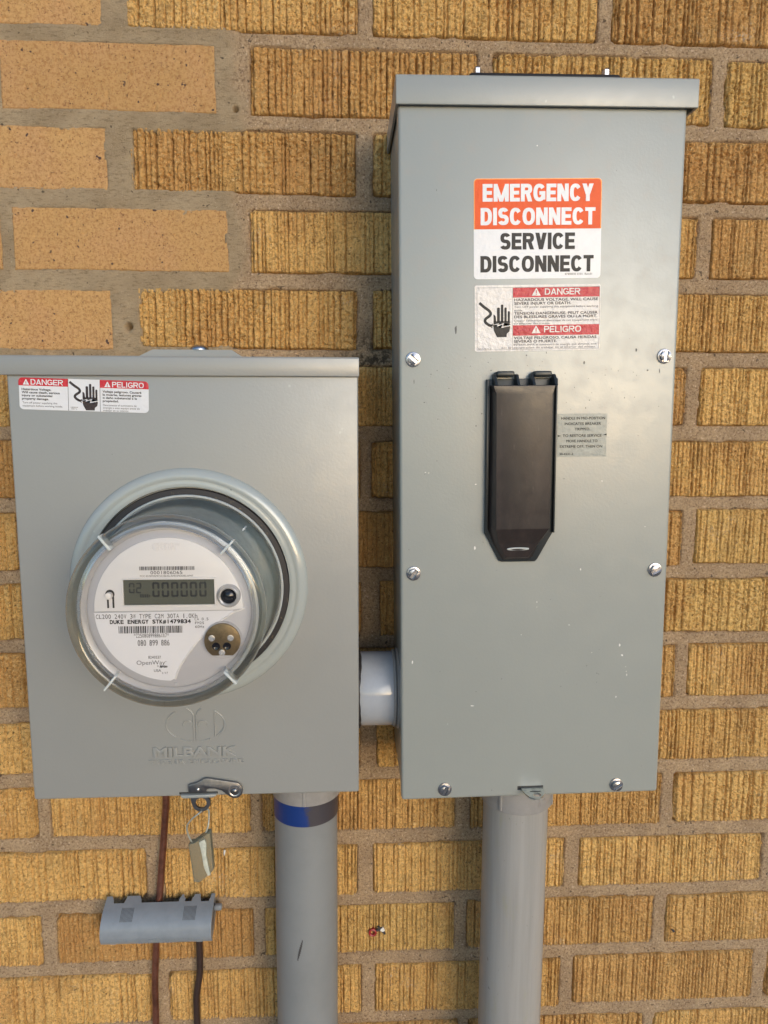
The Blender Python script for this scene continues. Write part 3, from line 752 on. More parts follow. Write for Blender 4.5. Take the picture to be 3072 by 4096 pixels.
bm_obj('embossed_emblem', bm, 'paint_a', LB, 60)
bm = bmesh.new()
add_text(bm, 'MILBANK', -1.44, 1.31, 1.405, 0.30, -D, 0.0, 0.09, 0.05)
add_text(bm, 'TYPE 3R ENCLOSURE', -1.60, 1.52, 1.14, 0.135, -D, 0.0, 0.14, 0.05)
bm_obj('embossed_lettering', bm, 'paint_a', LB, 40)
# latch slot and hasp lip
bm = bmesh.new(); add_box(bm, -0.64, 0.63, -D - 0.006, -D + 0.1, 0.05, 0.125); bm_obj('latch_slot', bm, 'groove', LB)
bm = bmesh.new()
add_prism(bm, [(-0.57, 0.0), (-0.50, -0.045), (0.48, -0.03), (0.60, 0.03), (0.60, 0.085), (-0.57, 0.075)], -D - 0.13, -D + 0.02, 0.035, 3)
bm_obj('latch_lip', bm, 'paint_hood', LB, 40)
# stainless lever
out = [(-.31, .165), (-.31, .43), (-.26, .455), (-.05, .50), (.24, .66), (.34, .665), (1.28, .485), (1.36, .45)] + [(1.215 + .265 * math.cos(R(t)), .205 + .265 * math.sin(R(t))) for t in (45, 25, 5, -15, -35, -55, -75, -95, -115, -135)] + [(.93, .10), (.80, .215), (.62, .285), (.42, .305), (.31, .285), (.285, .24), (.28, .165)]
bm = bmesh.new(); add_prism(bm, out, -D - 0.15, -D - 0.075, 0.02, 2)
lever = bm_obj('latch_lever', bm, 'steel', LB, 30)
bm = bmesh.new(); add_lathe(bm, [(0.20, D + 0.14), (0.20, D + 0.158), (0.165, D + 0.158), (0.15, D + 0.148)], 1.215, 0.205, 28); bm_obj('pivot_washer', bm, 'steel_l', lever, 40)
bm = bmesh.new(); add_lathe(bm, [(0.105, D + 0.14), (0.10, D + 0.18), (0.07, D + 0.205), (0.0005, D + 0.215)], 1.215, 0.205, 24); bm_obj('pivot_rivet', bm, 'steel', lever, 50)
bm = bmesh.new(); add_lathe(bm, [(0.055, D + 0.14), (0.05, D + 0.175), (0.0005, D + 0.195)], 0.014, 0.285, 16); bm_obj('rivet', bm, 'steel_l', lever, 50)
# hanging eye of the latch
bm = bmesh.new()
outer = [(-.29, .02), (.27, .02), (.30, -.10)] + [(.07 + .305 * math.cos(R(t)), -.27 + .305 * math.sin(R(t))) for t in (25, 5, -15, -35, -55, -75, -95, -115, -135, -155)] + [(-.25, -.25)]
n = 28
inn = circ(.07, -.27, .185, n)
y0, y1 = -D - 0.02, -D + 0.05
# bridge the plate round its hole: sample outer ring by angle
ring = []
for k in range(n):
    t = 2 * math.pi * k / n; dx, dz = math.cos(t), math.sin(t); best = 9
    for (xa, za), (xb, zb) in zip(outer, outer[1:] + outer[:1]):
        ex, ez = xb - xa, zb - za; det = dx * (-ez) + ex * dz
        if abs(det) < 1e-9: continue
        s = ((xa - .07) * (-ez) + ex * (za + .27)) / det; u = (dx * (za + .27) - dz * (xa - .07)) / det
        if s > 0 and -1e-6 <= u <= 1 + 1e-6: best = min(best, s)
    ring.append((.07 + dx * best, -.27 + dz * best))
vv = [[bm.verts.new((x, y, z)) for x, z in pp] for pp in (ring, inn) for y in (y0, y1)]
for k in range(n):
    j = (k + 1) % n
    for A, Bq in ((vv[0], vv[2]), (vv[1], vv[3]), (vv[0], vv[1]), (vv[2], vv[3])): bm.faces.new([A[k], A[j], Bq[j], Bq[k]])
bm_obj('latch_eye', bm, 'steel', LB)
# danger sticker
w, h = 3.905, 0.968
st = sheet('danger_sticker', 'white_label', LB, w, h, 0.13, -3.08, 13.20, -D, R(1.6)); st['label'] = 'bilingual red and white danger sticker under the hood'
X4 = lambda px: -1.9525 + (px - 183) * 0.00318
Z4 = lambda py: 0.484 - (py - 305) * 0.00323
for xa, xb, rl in ((178, 645, 1), (948, 1412, 0)):
    def f(bm):
        x0, x1 = X4(xa) , X4(xb); z0, z1 = Z4(380), h / 2
        pts = rrect(x0 if rl else x0 - .3, x1 + .3 if rl else x1, z0 - .3, z1, 0.13)
        pts = [(min(max(x, x0), x1), max(z, z0)) for x, z in pts]
        cl = []
        for q in pts:
            if not cl or (abs(q[0] - cl[-1][0]) + abs(q[1] - cl[-1][1])) > 1e-4: cl.append(q)
        add_poly(bm, cl, -0.016)
    print_obj('red_header', 'red', st, f)
def f(bm):
    add_block(bm, 'DANGER', X4(295), X4(600), Z4(370), 0.165, -0.020, 0.17)
print_obj('header_lettering', 'white_label', st, f)
def f(bm):
    add_block(bm, 'PELIGRO', X4(1065), X4(1367), Z4(371), 0.165, -0.020, 0.17)
print_obj('header_lettering', 'white_label', st, f)
for cx in (251, 1020):
    print_obj('warning_triangle', 'white_label', st, lambda bm: triangle(bm, X4(cx), Z4(372), 0.19, 0.165, -0.020))
    def f(bm):
        add_stroke(bm, [(X4(cx), Z4(362)), (X4(cx), Z4(340))], 0.022, -0.023); add_rect(bm, X4(cx) - .012, X4(cx) + .012, Z4(369), Z4(365), -0.023)
    print_obj('exclamation_mark', 'red', st, f)
def f(bm):
    y = -0.016
    for s, a, c, zb, ch, bo in (('Hazardous Voltage.', 208, 487, 424, .068, .07), ('Will cause death, serious', 208, 566, 453, .068, .07), ('injury or substantial', 208, 495, 482, .068, .07), ('property damage.', 208, 462, 512, .068, .07),
                                ('Turn off power supplying this', 212, 540, 548, .056, .0), ('equipment before working inside.', 212, 590, 577, .056, .0),
                                ('Voltaje peligroso. Causar\u00e1', 973, 1343, 424, .068, .07), ('la muerte, lesiones graves', 973, 1343, 453, .068, .07), ('o da\u00f1o substancial a la', 973, 1300, 482, .068, .07), ('propiedad.', 973, 1125, 512, .068, .07),
                                ('Desconecte el suministro de', 975, 1295, 550, .056, 0), ('energ\u00eda a este equipo antes de', 975, 1325, 575, .056, 0), ('trabajar en su interior.', 975, 1222, 600, .056, 0),
                                ('1000064', 668, 735, 577, .035, .0), ('REV L', 675, 728, 592, .035, .0)):
        add_text(bm, s, X4(a), X4(c), Z4(zb), ch, y, bo)
    for px in (646, 948): add_rect(bm, X4(px) - .006, X4(px) + .006, -h / 2 + 0.003, h / 2 - 0.003, -0.0155)
print_obj('lettering', 'ink', st, f)
T = lambda u, v: (X4(655) + u * (X4(930) - X4(655)), Z4(596) + v * (Z4(312) - Z4(596)))
print_obj('shock_pictogram', 'ink_worn', st, lambda bm: pictogram(bm, T, -0.016))
print_obj('shock_bolt', 'white_label', st, lambda bm: bolt_zig(bm, T, -0.020))

# ================================================================ electric meter
EM = empty('electric_meter', (-5.6 + MX, -D, -26.93 + 7.13), 'round clear-covered digital electric meter plugged into the front of the wide grey box', 'electric meter')
def lathe_obj(name, prof, mat, parent, n=96, sm=40, cx=0, cz=0, capend=False):
    bm = bmesh.new(); rr = add_lathe(bm, prof, cx, cz, n)
    if capend: cap(bm, rr[-1])
    return bm_obj(name, bm, mat, parent, sm)
lathe_obj('gasket', [(3.20, -0.1), (3.20, 0.10), (3.17, 0.135), (3.02, 0.145), (2.99, 0.11)], 'gasket', EM)
bz = lathe_obj('base_flange', [(3.0, 0.08), (3.0, 0.16), (2.975, 0.19), (2.93, 0.17), (2.90, 0.05)], 'clear_tab', EM)
lathe_obj('sleeve', [(2.86, 0.0), (2.78, 0.6), (2.63, 2.25), (2.60, 2.62), (2.50, 2.66)], 'sleeve', EM)
lathe_obj('drum', [(2.93, 0.12), (2.86, 0.9), (2.74, 2.7)], 'drum_clear', EM)
# thick clear front rim
rim = lathe_obj('cover_rim', [(2.74, 2.68), (2.765, 2.78), (2.775, 2.95), (2.765, 3.06), (2.72, 3.16), (2.64, 3.225), (2.55, 3.24), (2.47, 3.215), (2.42, 3.15), (2.40, 3.06), (2.40, 2.95), (2.46, 2.90), (2.54, 2.90), (2.58, 2.80), (2.60, 2.68)], 'clear', EM)
lathe_obj('bezel_ring', [(2.60, 2.62), (2.56, 2.80), (2.46, 2.86), (2.36, 2.80), (2.30, 2.74)], 'silver', EM)
bm = bmesh.new(); rr = add_lathe(bm, [(2.405, 3.02), (2.2, 3.04), (1.2, 3.055), (0.0005, 3.06)], n=96); bm_obj('cover_window', bm, 'window', EM, 60)
for a, tw in ((128, 0), (47, 1), (231, 0), (313, 1)):
    bm = bmesh.new()
    add_box(bm, 2.30, 2.80, -3.27, -2.86, -0.035, 0.035, 0.02)
    bmesh.ops.rotate(bm, verts=bm.verts, cent=(0, 0, 0), matrix=Matrix.Rotation(-R(a), 3, 'Y'))
    bm_obj('cover_rib', bm, 'clear_tab', EM, 40)
bm = bmesh.new(); add_box(bm, 2.79, 2.90, -1.45, -0.95, -0.03, 0.03, 0.015); bmesh.ops.rotate(bm, verts=bm.verts, cent=(0, 0, 0), matrix=Matrix.Rotation(-R(47), 3, 'Y'))
bm_obj('drum_rib', bm, 'clear_tab', EM, 40)
# face plate (face coordinates: u right, v up, inches from centre)
U = lambda x: (x - 692) * 0.0048
Vv = lambda y: (933 - y) * 0.00496
bm = bmesh.new(); rr = add_lathe(bm, [(2.33, 2.55), (2.33, 2.70), (2.30, 2.72)], n=96); cap(bm, rr[-1])
face = bm_obj('face_plate', bm, 'face_grey', EM, 40)
bm = bmesh.new()
arc = [(2.08 * math.cos(R(t)), 2.08 * math.sin(R(t))) for t in np.linspace(1.0, 179.5, 60)]
add_prism(bm, arc + [(U(258), Vv(938))] + [(U(1062), Vv(936)), (U(1135), Vv(926))], -2.80, -2.70, 0.02, 2)
up = bm_obj('upper_panel', bm, 'face_white', EM, 30)
bm = bmesh.new()
add_text(bm, 'CENTRON', U(608), U(742), Vv(588), 0.215, -2.80, 0.0, 0.06, 0.0); add_text(bm, '\u00ae', U(750), U(770), Vv(565), 0.10, -2.80, 0, 0.06, 0.0)
bm_obj('embossed_lettering', bm, 'face_white', up, 40)
def barcode(bm, x0, x1, z0, z1, y, n, seed):
    g = random.Random(seed); x = x0; u = (x1 - x0) / n
    while x < x1:
        w = u * g.choice((0.6, 0.6, 1.2)); add_rect(bm, x, min(x + w, x1), z0, z1, y); x += w + u * g.choice((0.5, 0.9))
print_obj('barcode', 'ink_grey', up, lambda bm: barcode(bm, U(530), U(848), Vv(700), Vv(678), -2.808, 70, 3))
def f(bm):
    add_text(bm, '0001806D65', U(592), U(780), Vv(723), 0.093, -2.808, 0.0, mono=True)
    add_text(bm, 'FCC ID:SK9AMI7,IC:864G-AMI7,MODEL:AMI7', U(533), U(840), Vv(738), 0.048, -2.808)
print_obj('lettering', 'ink_grey', up, f)
# LCD window
bm = bmesh.new()
ax0, ax1, az0, az1 = U(436), U(962), Vv(900), Vv(753)
fr = 0.045
for x0, x1, z0, z1 in ((ax0 - fr, ax1 + fr, az1, az1 + fr), (ax0 - fr, ax1 + fr, az0 - fr, az0), (ax0 - fr, ax0, az0, az1), (ax1, ax1 + fr, az0, az1)): add_box(bm, x0, x1, -2.86, -2.79, z0, z1, 0.012)
bm_obj('display_frame', bm, 'face_white', EM, 30)
bm = bmesh.new(); add_box(bm, ax0, ax1, -2.806, -2.78, az0, az1); lcd = bm_obj('display', bm, 'lcd', EM)
def seg7(bm, x0, x1, z0, z1, ch, t, y):
    zm = (z0 + z1) / 2; g = t * 0.25
    S = {'a': (x0 + g, z1 - t / 2, x1 - g, z1 - t / 2), 'd': (x0 + g, z0 + t / 2, x1 - g, z0 + t / 2), 'g': (x0 + g, zm, x1 - g, zm),
         'f': (x0 + t / 2, zm + g, x0 + t / 2, z1 - g), 'b': (x1 - t / 2, zm + g, x1 - t / 2, z1 - g), 'e': (x0 + t / 2, z0 + g, x0 + t / 2, zm - g), 'c': (x1 - t / 2, z0 + g, x1 - t / 2, zm - g)}
    for s in {'0': 'abcdef', '2': 'abged'}[ch]:
        xa, za, xb, zb = S[s]; sh = 0.06 * 0
        h2 = t / 2
        if abs(za - zb) < 1e-9: pts = [(xa, za), (xa + h2, za + h2), (xb - h2, za + h2), (xb, za), (xb - h2, za - h2), (xa + h2, za - h2)]
        else: pts = [(xa, za), (xa + h2, za + h2), (xa + h2, zb - h2), (xa, zb), (xa - h2, zb - h2), (xa - h2, za + h2)]
        add_poly(bm, pts, y)
def f(bm):
    for k, ch in enumerate('02'): seg7(bm, U(466 + 40 * k), U(466 + 40 * k + 33), Vv(832), Vv(772), ch, 0.04, -2.811)
    for k in range(6): seg7(bm, U(600 + 54.5 * k), U(600 + 54.5 * k + 43), Vv(856), Vv(769), '0', 0.058, -2.811)
    for k in range(4): add_rect(bm, U(528 + 13 * k), U(528 + 13 * k + 10), Vv(857), Vv(839), -2.811)
    add_poly(bm, [(U(580), Vv(857)), (U(590), Vv(848)), (U(580), Vv(839))], -2.811)
print_obj('digits', 'lcd_seg', lcd, f)
# reset slider
bm = bmesh.new()
add_poly(bm, circ(U(355), Vv(836), 0.128, 24), -2.806)
for xa, xb in ((336, 347), (367, 378)): add_rect(bm, U(xa), U(xb), Vv(917), Vv(840), -2.8055)
bm_obj('slider_slot', bm, 'groove', EM)
lathe_obj('slider_knob', [(0.10, 2.80), (0.095, 2.93), (0.06, 2.955), (0.0005, 2.955)], 'face_white', EM, 24, 40, U(352), Vv(843))
# round optical button
lathe_obj('button_ring', [(0.335, 2.79), (0.335, 2.86), (0.30, 2.92), (0.26, 2.94), (0.225, 2.92), (0.215, 2.84)], 'silver', EM, 48, 50, U(1045), Vv(850))
lathe_obj('button', [(0.22, 2.83), (0.20, 2.87), (0.0005, 2.885)], 'lens', EM, 32, 60, U(1043), Vv(855))
# paper nameplate
bm = bmesh.new()
left = [(2.10 * math.cos(R(t)), 2.10 * math.sin(R(t))) for t in np.linspace(182.5, 269, 40)]
curve = [(q.x, q.y) for q in spline([(U(706), Vv(1345), 0), (U(738), Vv(1268), 0), (U(800), Vv(1178), 0), (U(895), Vv(1070), 0), (U(985), Vv(1000), 0), (U(1068), Vv(948), 0)], 6)]
add_prism(bm, left + curve + [(U(1060), Vv(943)), (U(250), Vv(949))], -2.745, -2.70)
npl = bm_obj('nameplate', bm, 'paper', EM)
bm = bmesh.new(); add_tube(bm, [(x + 0.02, -2.735, z - 0.015) for x, z in curve] + [(U(1135), -2.735, Vv(930))], 0.03, 8); bm_obj('nameplate_rail', bm, 'face_white', EM, 60)
def f(bm):
    y = -2.752
    add_text(bm, 'CL200 240V 3W TYPE C2M 30TA 1.0Kh', U(262), U(856), Vv(983), 0.128, y, 0.0, mono=True)
    add_text(bm, 'CA 0.5', U(836), U(920), Vv(998), 0.078, y, mono=True); add_text(bm, 'FM2S', U(838), U(894), Vv(1020), 0.072, y, mono=True); add_text(bm, '60Hz', U(838), U(894), Vv(1043), 0.078, y, mono=True)
    add_text(bm, '*Z25080899886X17*', U(478), U(685), Vv(1096), 0.115, y, 0.0, mono=True); add_text(bm, '080 899 886', U(498), U(687), Vv(1145), 0.17, y, 0.012, mono=True)
    add_text(bm, '8240537', U(557), U(633), Vv(1222), 0.08, y, 0.01, mono=True)
    add_text(bm, 'OpenWay', U(488), U(655), Vv(1258), 0.125, y, -0.008); add_poly(bm, circ(U(660), Vv(1240), 0.012, 8), y)
    add_text(bm, 'by', U(607), U(619), Vv(1270), 0.045, y, 0.01, shear=0.25); add_text(bm, 'Itr\u00f3n', U(622), U(668), Vv(1277), 0.075, y, 0.12, shear=0.3)
    add_text(bm, 'USA', U(588), U(630), Vv(1302), 0.08, y, 0.01); add_text(bm, '1/17', U(632), U(670), Vv(1315), 0.06, y, mono=True)
print_obj('lettering', 'ink_grey', npl, f)
print_obj('utility_lettering', 'ink', npl, lambda bm: add_text(bm, 'DUKE ENERGY STK#1479834', U(342), U(816), Vv(1014), 0.118, -2.752, 0.09, mono=True))
print_obj('barcode', 'ink_grey', npl, lambda bm: barcode(bm, U(392), U(766), Vv(1070), Vv(1028), -2.752, 62, 9))
# optical port
px, pz = U(1003), Vv(1112)
lathe_obj('port_barrel', [(0.535, 2.70), (0.535, 2.84), (0.52, 2.86), (0.0005, 2.86)], 'face_grey', EM, 48, 40, px, pz)
bm = bmesh.new()
pts = [q for q in circ(px, pz, 0.51, 64) if q[1] > pz - 0.44]
pts = sorted(pts, key=lambda q: (math.degrees(math.atan2(q[1] - pz, q[0] - px)) + 90) % 360)
add_prism(bm, pts, -2.93, -2.85, 0.012, 2); port = bm_obj('optical_port', bm, 'brass', EM, 30)
for x, y in ((942, 1093), (1052, 1093), (1000, 1180)): lathe_obj('port_screw', [(0.095, 2.92), (0.09, 2.955), (0.06, 2.96), (0.05, 2.935), (0.0005, 2.935)], 'silver', port, 20, 40, U(x), Vv(y))
for x, y in ((966, 1142), (1030, 1142)): lathe_obj('port_lens', [(0.115, 2.92), (0.11, 2.95), (0.09, 2.95), (0.06, 2.935), (0.0005, 2.93)], 'lens', port, 24, 50, U(x), Vv(y))
lathe_obj('moulding_stub', [(0.055, 2.71), (0.05, 2.75), (0.0005, 2.76)], 'face_grey', EM, 16, 50, U(712), Vv(1380))

# ================================================================ disconnect box
RB = empty('disconnect_box', (5.546, 0, -27.139), 'tall grey steel disconnect box with the orange emergency sticker and black breaker flap', 'breaker box', R(-0.63))
D = 4.50
bm = bmesh.new(); add_box(bm, -4.30, 4.38, -4.40, 0.02, 0.05, 22.6, 0.05)
bm_obj('body', bm, 'paint_b', RB, 30)
bm = bmesh.new(); add_box(bm, -4.36, 4.437, -D, -3.9, 0.0, 22.3, 0.10, 4)
bm_obj('cover', bm, 'paint_b', RB, 30)
bm = bmesh.new()
add_box(bm, -4.43, 4.70, -4.64, 0.0, 22.71, 22.805, 0.04, 3)
add_box(bm, -4.43, 4.70, -4.66, -4.59, 21.965, 22.78, 0.03, 3)
for x in (-4.43, 4.63):
    t = bmesh.new()
    pr = [(-4.60, 21.975), (0.0, 22.15), (0.0, 22.78), (-4.60, 22.78)]
    a = [t.verts.new((x, y, z)) for y, z in pr]; c = [t.verts.new((x + 0.07, y, z)) for y, z in pr]
    t.faces.new(a); t.faces.new(c[::-1])
    for k in range(4): t.faces.new([a[k], a[(k + 1) % 4], c[(k + 1) % 4], c[k]])
    join(bm, t)
bm_obj('rain_hood', bm, 'paint_hood', RB, 30)
bm = bmesh.new(); add_box(bm, -2.1, 2.68, -3.66, -0.6, 22.79, 23.34, 0.12, 4); bm_obj('hub_plate', bm, 'black', RB, 30)
for x in (-1.79, 2.28):
    bm = bmesh.new()
    rr = add_lathe(bm, [(0.17, 23.32), (0.17, 23.37), (0.125, 23.38), (0.125, 23.54), (0.10, 23.575), (0.0005, 23.58)], cx=x, cz=-3.35, n=6, axis='z')
    bm_obj('hub_bolt', bm, 'zinc', RB)
for (x, z), a in zip(((-3.931, 14.586), (4.032, 14.652), (-3.935, 7.806), (4.013, 7.776), (-2.9, 0.356), (2.984, 0.316)), (40, 95, -50, -28, -65, -35)):
    slotted_screw(RB, x, z, -D, R(a))
# emergency sticker
st = sheet('emergency_sticker', 'white_label', RB, 3.95, 2.95, 0.12, -0.091, 18.49, -D, R(-0.7)); st['label'] = 'large orange and white emergency disconnect sticker'
def halfr(bm, inset, y, r):
    pts = [(x, max(z, 0.0)) for x, z in rrect(-1.975 + inset, 1.975 - inset, -1.0, 1.475 - inset, r)]
    cl = []
    for q in pts:
        if not cl or abs(q[0] - cl[-1][0]) + abs(q[1] - cl[-1][1]) > 1e-4: cl.append(q)
    add_poly(bm, cl, y)
print_obj('orange_border', 'orange_edge', st, lambda bm: halfr(bm, 0.004, -0.016, 0.12))
print_obj('orange_panel', 'orange', st, lambda bm: halfr(bm, 0.035, -0.019, 0.10))
def f(bm):
    add_block(bm, 'EMERGENCY', -1.70, 1.71, 0.80, 0.51, -0.023, 0.228); add_block(bm, 'DISCONNECT', -1.763, 1.78, 0.114, 0.505, -0.023, 0.228)
print_obj('white_lettering', 'white_label', st, f)
def f(bm):
    add_block(bm, 'SERVICE', -1.166, 1.158, -0.604, 0.49, -0.016, 0.228); add_block(bm, 'DISCONNECT', -1.773, 1.752, -1.273, 0.487, -0.016, 0.228)
    add_text(bm, '47400035 0101  Rev.01', 0.85, 1.705, -1.374, 0.06, -0.016, 0.005)
print_obj('black_lettering', 'ink', st, f)
# trilingual danger sticker
st = sheet('danger_sticker', 'cream_label', RB, 3.948, 2.0, 0.06, -0.04, 15.838, -D, R(-0.75)); st['label'] = 'creased red and pale danger sticker in three languages'
XD = lambda px: -1.974 + (px - 133) * 0.002836
ZD = lambda py: 1.0 - (py - 1330) * 0.002786
for za, zb in ((1466, 1360), (1880, 1766)):
    print_obj('red_bar', 'red', st, lambda bm: add_rect(bm, XD(555), XD(1513), ZD(za), ZD(zb), -0.016))
def f(bm):
    add_block(bm, 'DANGER', XD(905), XD(1298), ZD(1440), 0.19, -0.020, 0.17)
print_obj('header_lettering', 'cream_label', st, f)
def f(bm):
    add_block(bm, 'PELIGRO', XD(900), XD(1312), ZD(1848), 0.19, -0.020, 0.17)
print_obj('header_lettering', 'cream_label', st, f)
for z in (1448, 1856):
    print_obj('warning_triangle', 'cream_label', st, lambda bm: triangle(bm, XD(811), ZD(z), 0.28, 0.22, -0.020))
    def f(bm): add_stroke(bm, [(XD(811), ZD(z - 22)), (XD(811), ZD(z - 58))], 0.03, -0.023); add_rect(bm, XD(811) - .016, XD(811) + .016, ZD(z - 8), ZD(z - 16), -0.023)
    print_obj('exclamation_mark', 'red', st, f)
def f(bm):
    y = -0.016; t = 0.007
    x0, x1, z0, z1, xm = XD(158), XD(1515), ZD(2032), ZD(1356), XD(553)
    for a, c, d, e in ((x0, x1, z1 - t, z1), (x0, x1, z0, z0 + t), (x0, x0 + t, z0 + t, z1 - t), (x1 - t, x1, z0 + t, z1 - t), (xm - t, xm, z0 + t, z1 - t)): add_rect(bm, a, c, d, e, y)
    for s, a, c, zb, ch, bo in (('HAZARDOUS VOLTAGE. WILL CAUSE', 568, 1498, 1506, .082, .06), ('SEVERE INJURY OR DEATH.', 568, 1200, 1545, .082, .06), ('Turn OFF power supplying this equipment before working', 568, 1498, 1578, .06, 0), ('inside.', 568, 665, 1616, .06, 0),
                                ('TENSION DANGEREUSE. PEUT CAUSER', 568, 1495, 1652, .08, .06), ('DES BLESSURES GRAVES OU LA MORT.', 568, 1492, 1690, .08, .06), ("Couper l'alimentation \u00e9lectrique de cet \u00e9quipement avant", 566, 1495, 1727, .058, 0), ("d'y effectuer des travaux.", 566, 970, 1757, .058, 0),
                                ('VOLTAJE PELIGROSO. CAUSA HERIDAS', 566, 1485, 1919, .08, .06), ('SEVERAS O MUERTE.', 566, 1045, 1957, .08, .06), ('INTERRUMPA el suministro de energ\u00eda que alimenta este', 562, 1487, 1990, .058, 0), ('equipo antes de trabajar en el interior del mismo.', 562, 1480, 2021, .058, 0),
                                ('30-17431-2', 168, 318, 2027, .045, 0), ('REV. E2', 432, 537, 2022, .045, 0)):
        add_text(bm, s, XD(a), XD(c), ZD(zb), ch, y, bo)
print_obj('lettering', 'ink_worn', st, f)
T = lambda u, v: (XD(178) + u * (XD(530) - XD(178)), ZD(1893) + v * (ZD(1490) - ZD(1893)))
print_obj('shock_pictogram', 'ink', st, lambda bm: pictogram(bm, T, -0.016))
print_obj('shock_bolt', 'cream_label', st, lambda bm: bolt_zig(bm, T, -0.020))
# clear handle label
st = sheet('handle_label', 'clear_label', RB, 1.59, 1.367, 0.02, 1.466, 12.196, -D, 0); st['label'] = 'small clear handle instruction label beside the black flap'
XH = lambda px: -0.795 + (px - 933) * 0.003285
ZH = lambda py: 0.6835 - (py - 625) * 0.003216
def f(bm):
    for s, a, c, zb, ch in (('HANDLE IN MID-POSITION', 965, 1395, 683, .082), ('INDICATES BREAKER', 1000, 1357, 737, .082), ('TRIPPED.', 1100, 1252, 790, .082), ('TO RESTORE SERVICE', 984, 1366, 854, .082), ('MOVE HANDLE TO', 1020, 1327, 907, .082), ('EXTREME OFF, THEN ON', 958, 1376, 961, .082), ('30-4231-2', 956, 1092, 1033, .07)):
        add_text(bm, s, XH(a), XH(c), ZH(zb), ch, -0.016, 0.05)
    add_poly(bm, [(XH(934), ZH(834)), (XH(970), ZH(843)), (XH(934), ZH(852))], -0.016); add_poly(bm, [(XH(1416), ZH(824)), (XH(1382), ZH(834)), (XH(1416), ZH(842))], -0.016)
print_obj('lettering', 'ink', st, f)
# chipped paint and scuffs on the cover
bm = bmesh.new(); g = random.Random(4)
def blotch(bm, x, z, rx, rz, y, k=7):
    add_prism(bm, [(x + rx * g.uniform(.6, 1.2) * math.cos(6.283 * i / k), z + rz * g.uniform(.6, 1.2) * math.sin(6.283 * i / k)) for i in range(k)], y - 0.003, y + 0.01)
for x, z, rx, rz in CHIPS: blotch(bm, x, z, rx * 0.7, rz * 0.75, -D)
tag(bm_obj('paint_chips', bm, 'white_fleck', RB), kind='stuff')
bm = bmesh.new()
for x, z, rx, rz in SCUFFS: blotch(bm, x, z, rx * 0.7, rz * 0.7, -D)
for k in range(60):
    x = g.uniform(-3.6, 4.2); z = g.gauss(14.0, 0.75)
    if -1.8 < x < 0.8 and 8 < z < 14.3: continue
    if 14.75 < z < 17: continue
    blotch(bm, x, z, g.uniform(.008, .022), g.uniform(.008, .022), -D, 5)
tag(bm_obj('scuff_marks', bm, 'scuff', RB), kind='stuff')
# black breaker flap
bm = bmesh.new()
A = [(-1.64, 13.96), (0.61, 14.0), (0.567, 9.10), (0.50, 8.98), (0.08, 8.22), (0.0, 8.145), (-1.09, 8.15), (-1.18, 8.19), (-1.58, 8.97), (-1.65, 9.09)]
add_prism(bm, A, -D - 0.10, -D + 0.0, 0.03, 2)
add_box(bm, -1.645, -1.585, -D - 0.22, -D - 0.05, 9.1, 13.95, 0.015)
add_box(bm, 0.535, 0.59, -D - 0.22, -D - 0.05, 9.1, 13.97, 0.015)
frame = bm_obj('breaker_cover', bm, 'flap_dark', RB, 30)
bm = bmesh.new()
y6, y4, y3, y1 = -D - 0.60, -D - 0.36, -D - 0.28, -D - 0.08
Fp = [(-1.53, y6, 13.75), (0.41, y6, 13.75), (0.33, y6, 13.48), (0.31, y6, 9.29), (-1.385, y6, 9.29), (-1.43, y6, 13.48)]
E1 = [(0.03, y4, 8.79), (-1.235, y4, 8.79)]; G1 = [(-0.25, y3, 8.36), (-0.30, y3, 8.33), (-0.95, y3, 8.33), (-1.0, y3, 8.36)]
A0 = [(-1.55, y1, 13.78), (0.48, y1, 13.78), (0.46, y1, 9.25), (0.12, y1, 8.75), (-0.16, y1, 8.22), (-1.07, y1, 8.22), (-1.38, y1, 8.75), (-1.56, y1, 9.25)]
V_ = [bm.verts.new(p_) for p_ in Fp + E1 + G1 + A0]
F_ = V_[:6]; E_ = V_[6:8]; G_ = V_[8:12]; B_ = V_[12:]
for q in ([F_[0], F_[1], F_[2], F_[5]], [F_[5], F_[2], F_[3], F_[4]], [F_[4], F_[3], E_[0], E_[1]], [E_[1], E_[0], G_[0], G_[1], G_[2], G_[3]],
          [F_[0], F_[1], B_[1], B_[0]], [F_[1], F_[2], B_[1]], [F_[2], F_[3], B_[2], B_[1]], [F_[3], E_[0], B_[3], B_[2]], [E_[0], G_[0], B_[4], B_[3]], [G_[0], G_[1], B_[4]], [G_[1], G_[2], B_[5], B_[4]], [G_[2], G_[3], B_[5]],
          [G_[3], E_[1], B_[6], B_[5]], [E_[1], F_[4], B_[7], B_[6]], [F_[4], F_[5], B_[0], B_[7]], [F_[5], F_[0], B_[0]]): bm.faces.new(q)
bm.normal_update(); bmesh.ops.recalc_face_normals(bm, faces=bm.faces)
bevel_bm(bm, 0.018, 2, [e for e in bm.edges if e.is_manifold and e.calc_face_angle(0) > R(12)])
bm_obj('flap', bm, 'flap', frame, 20)
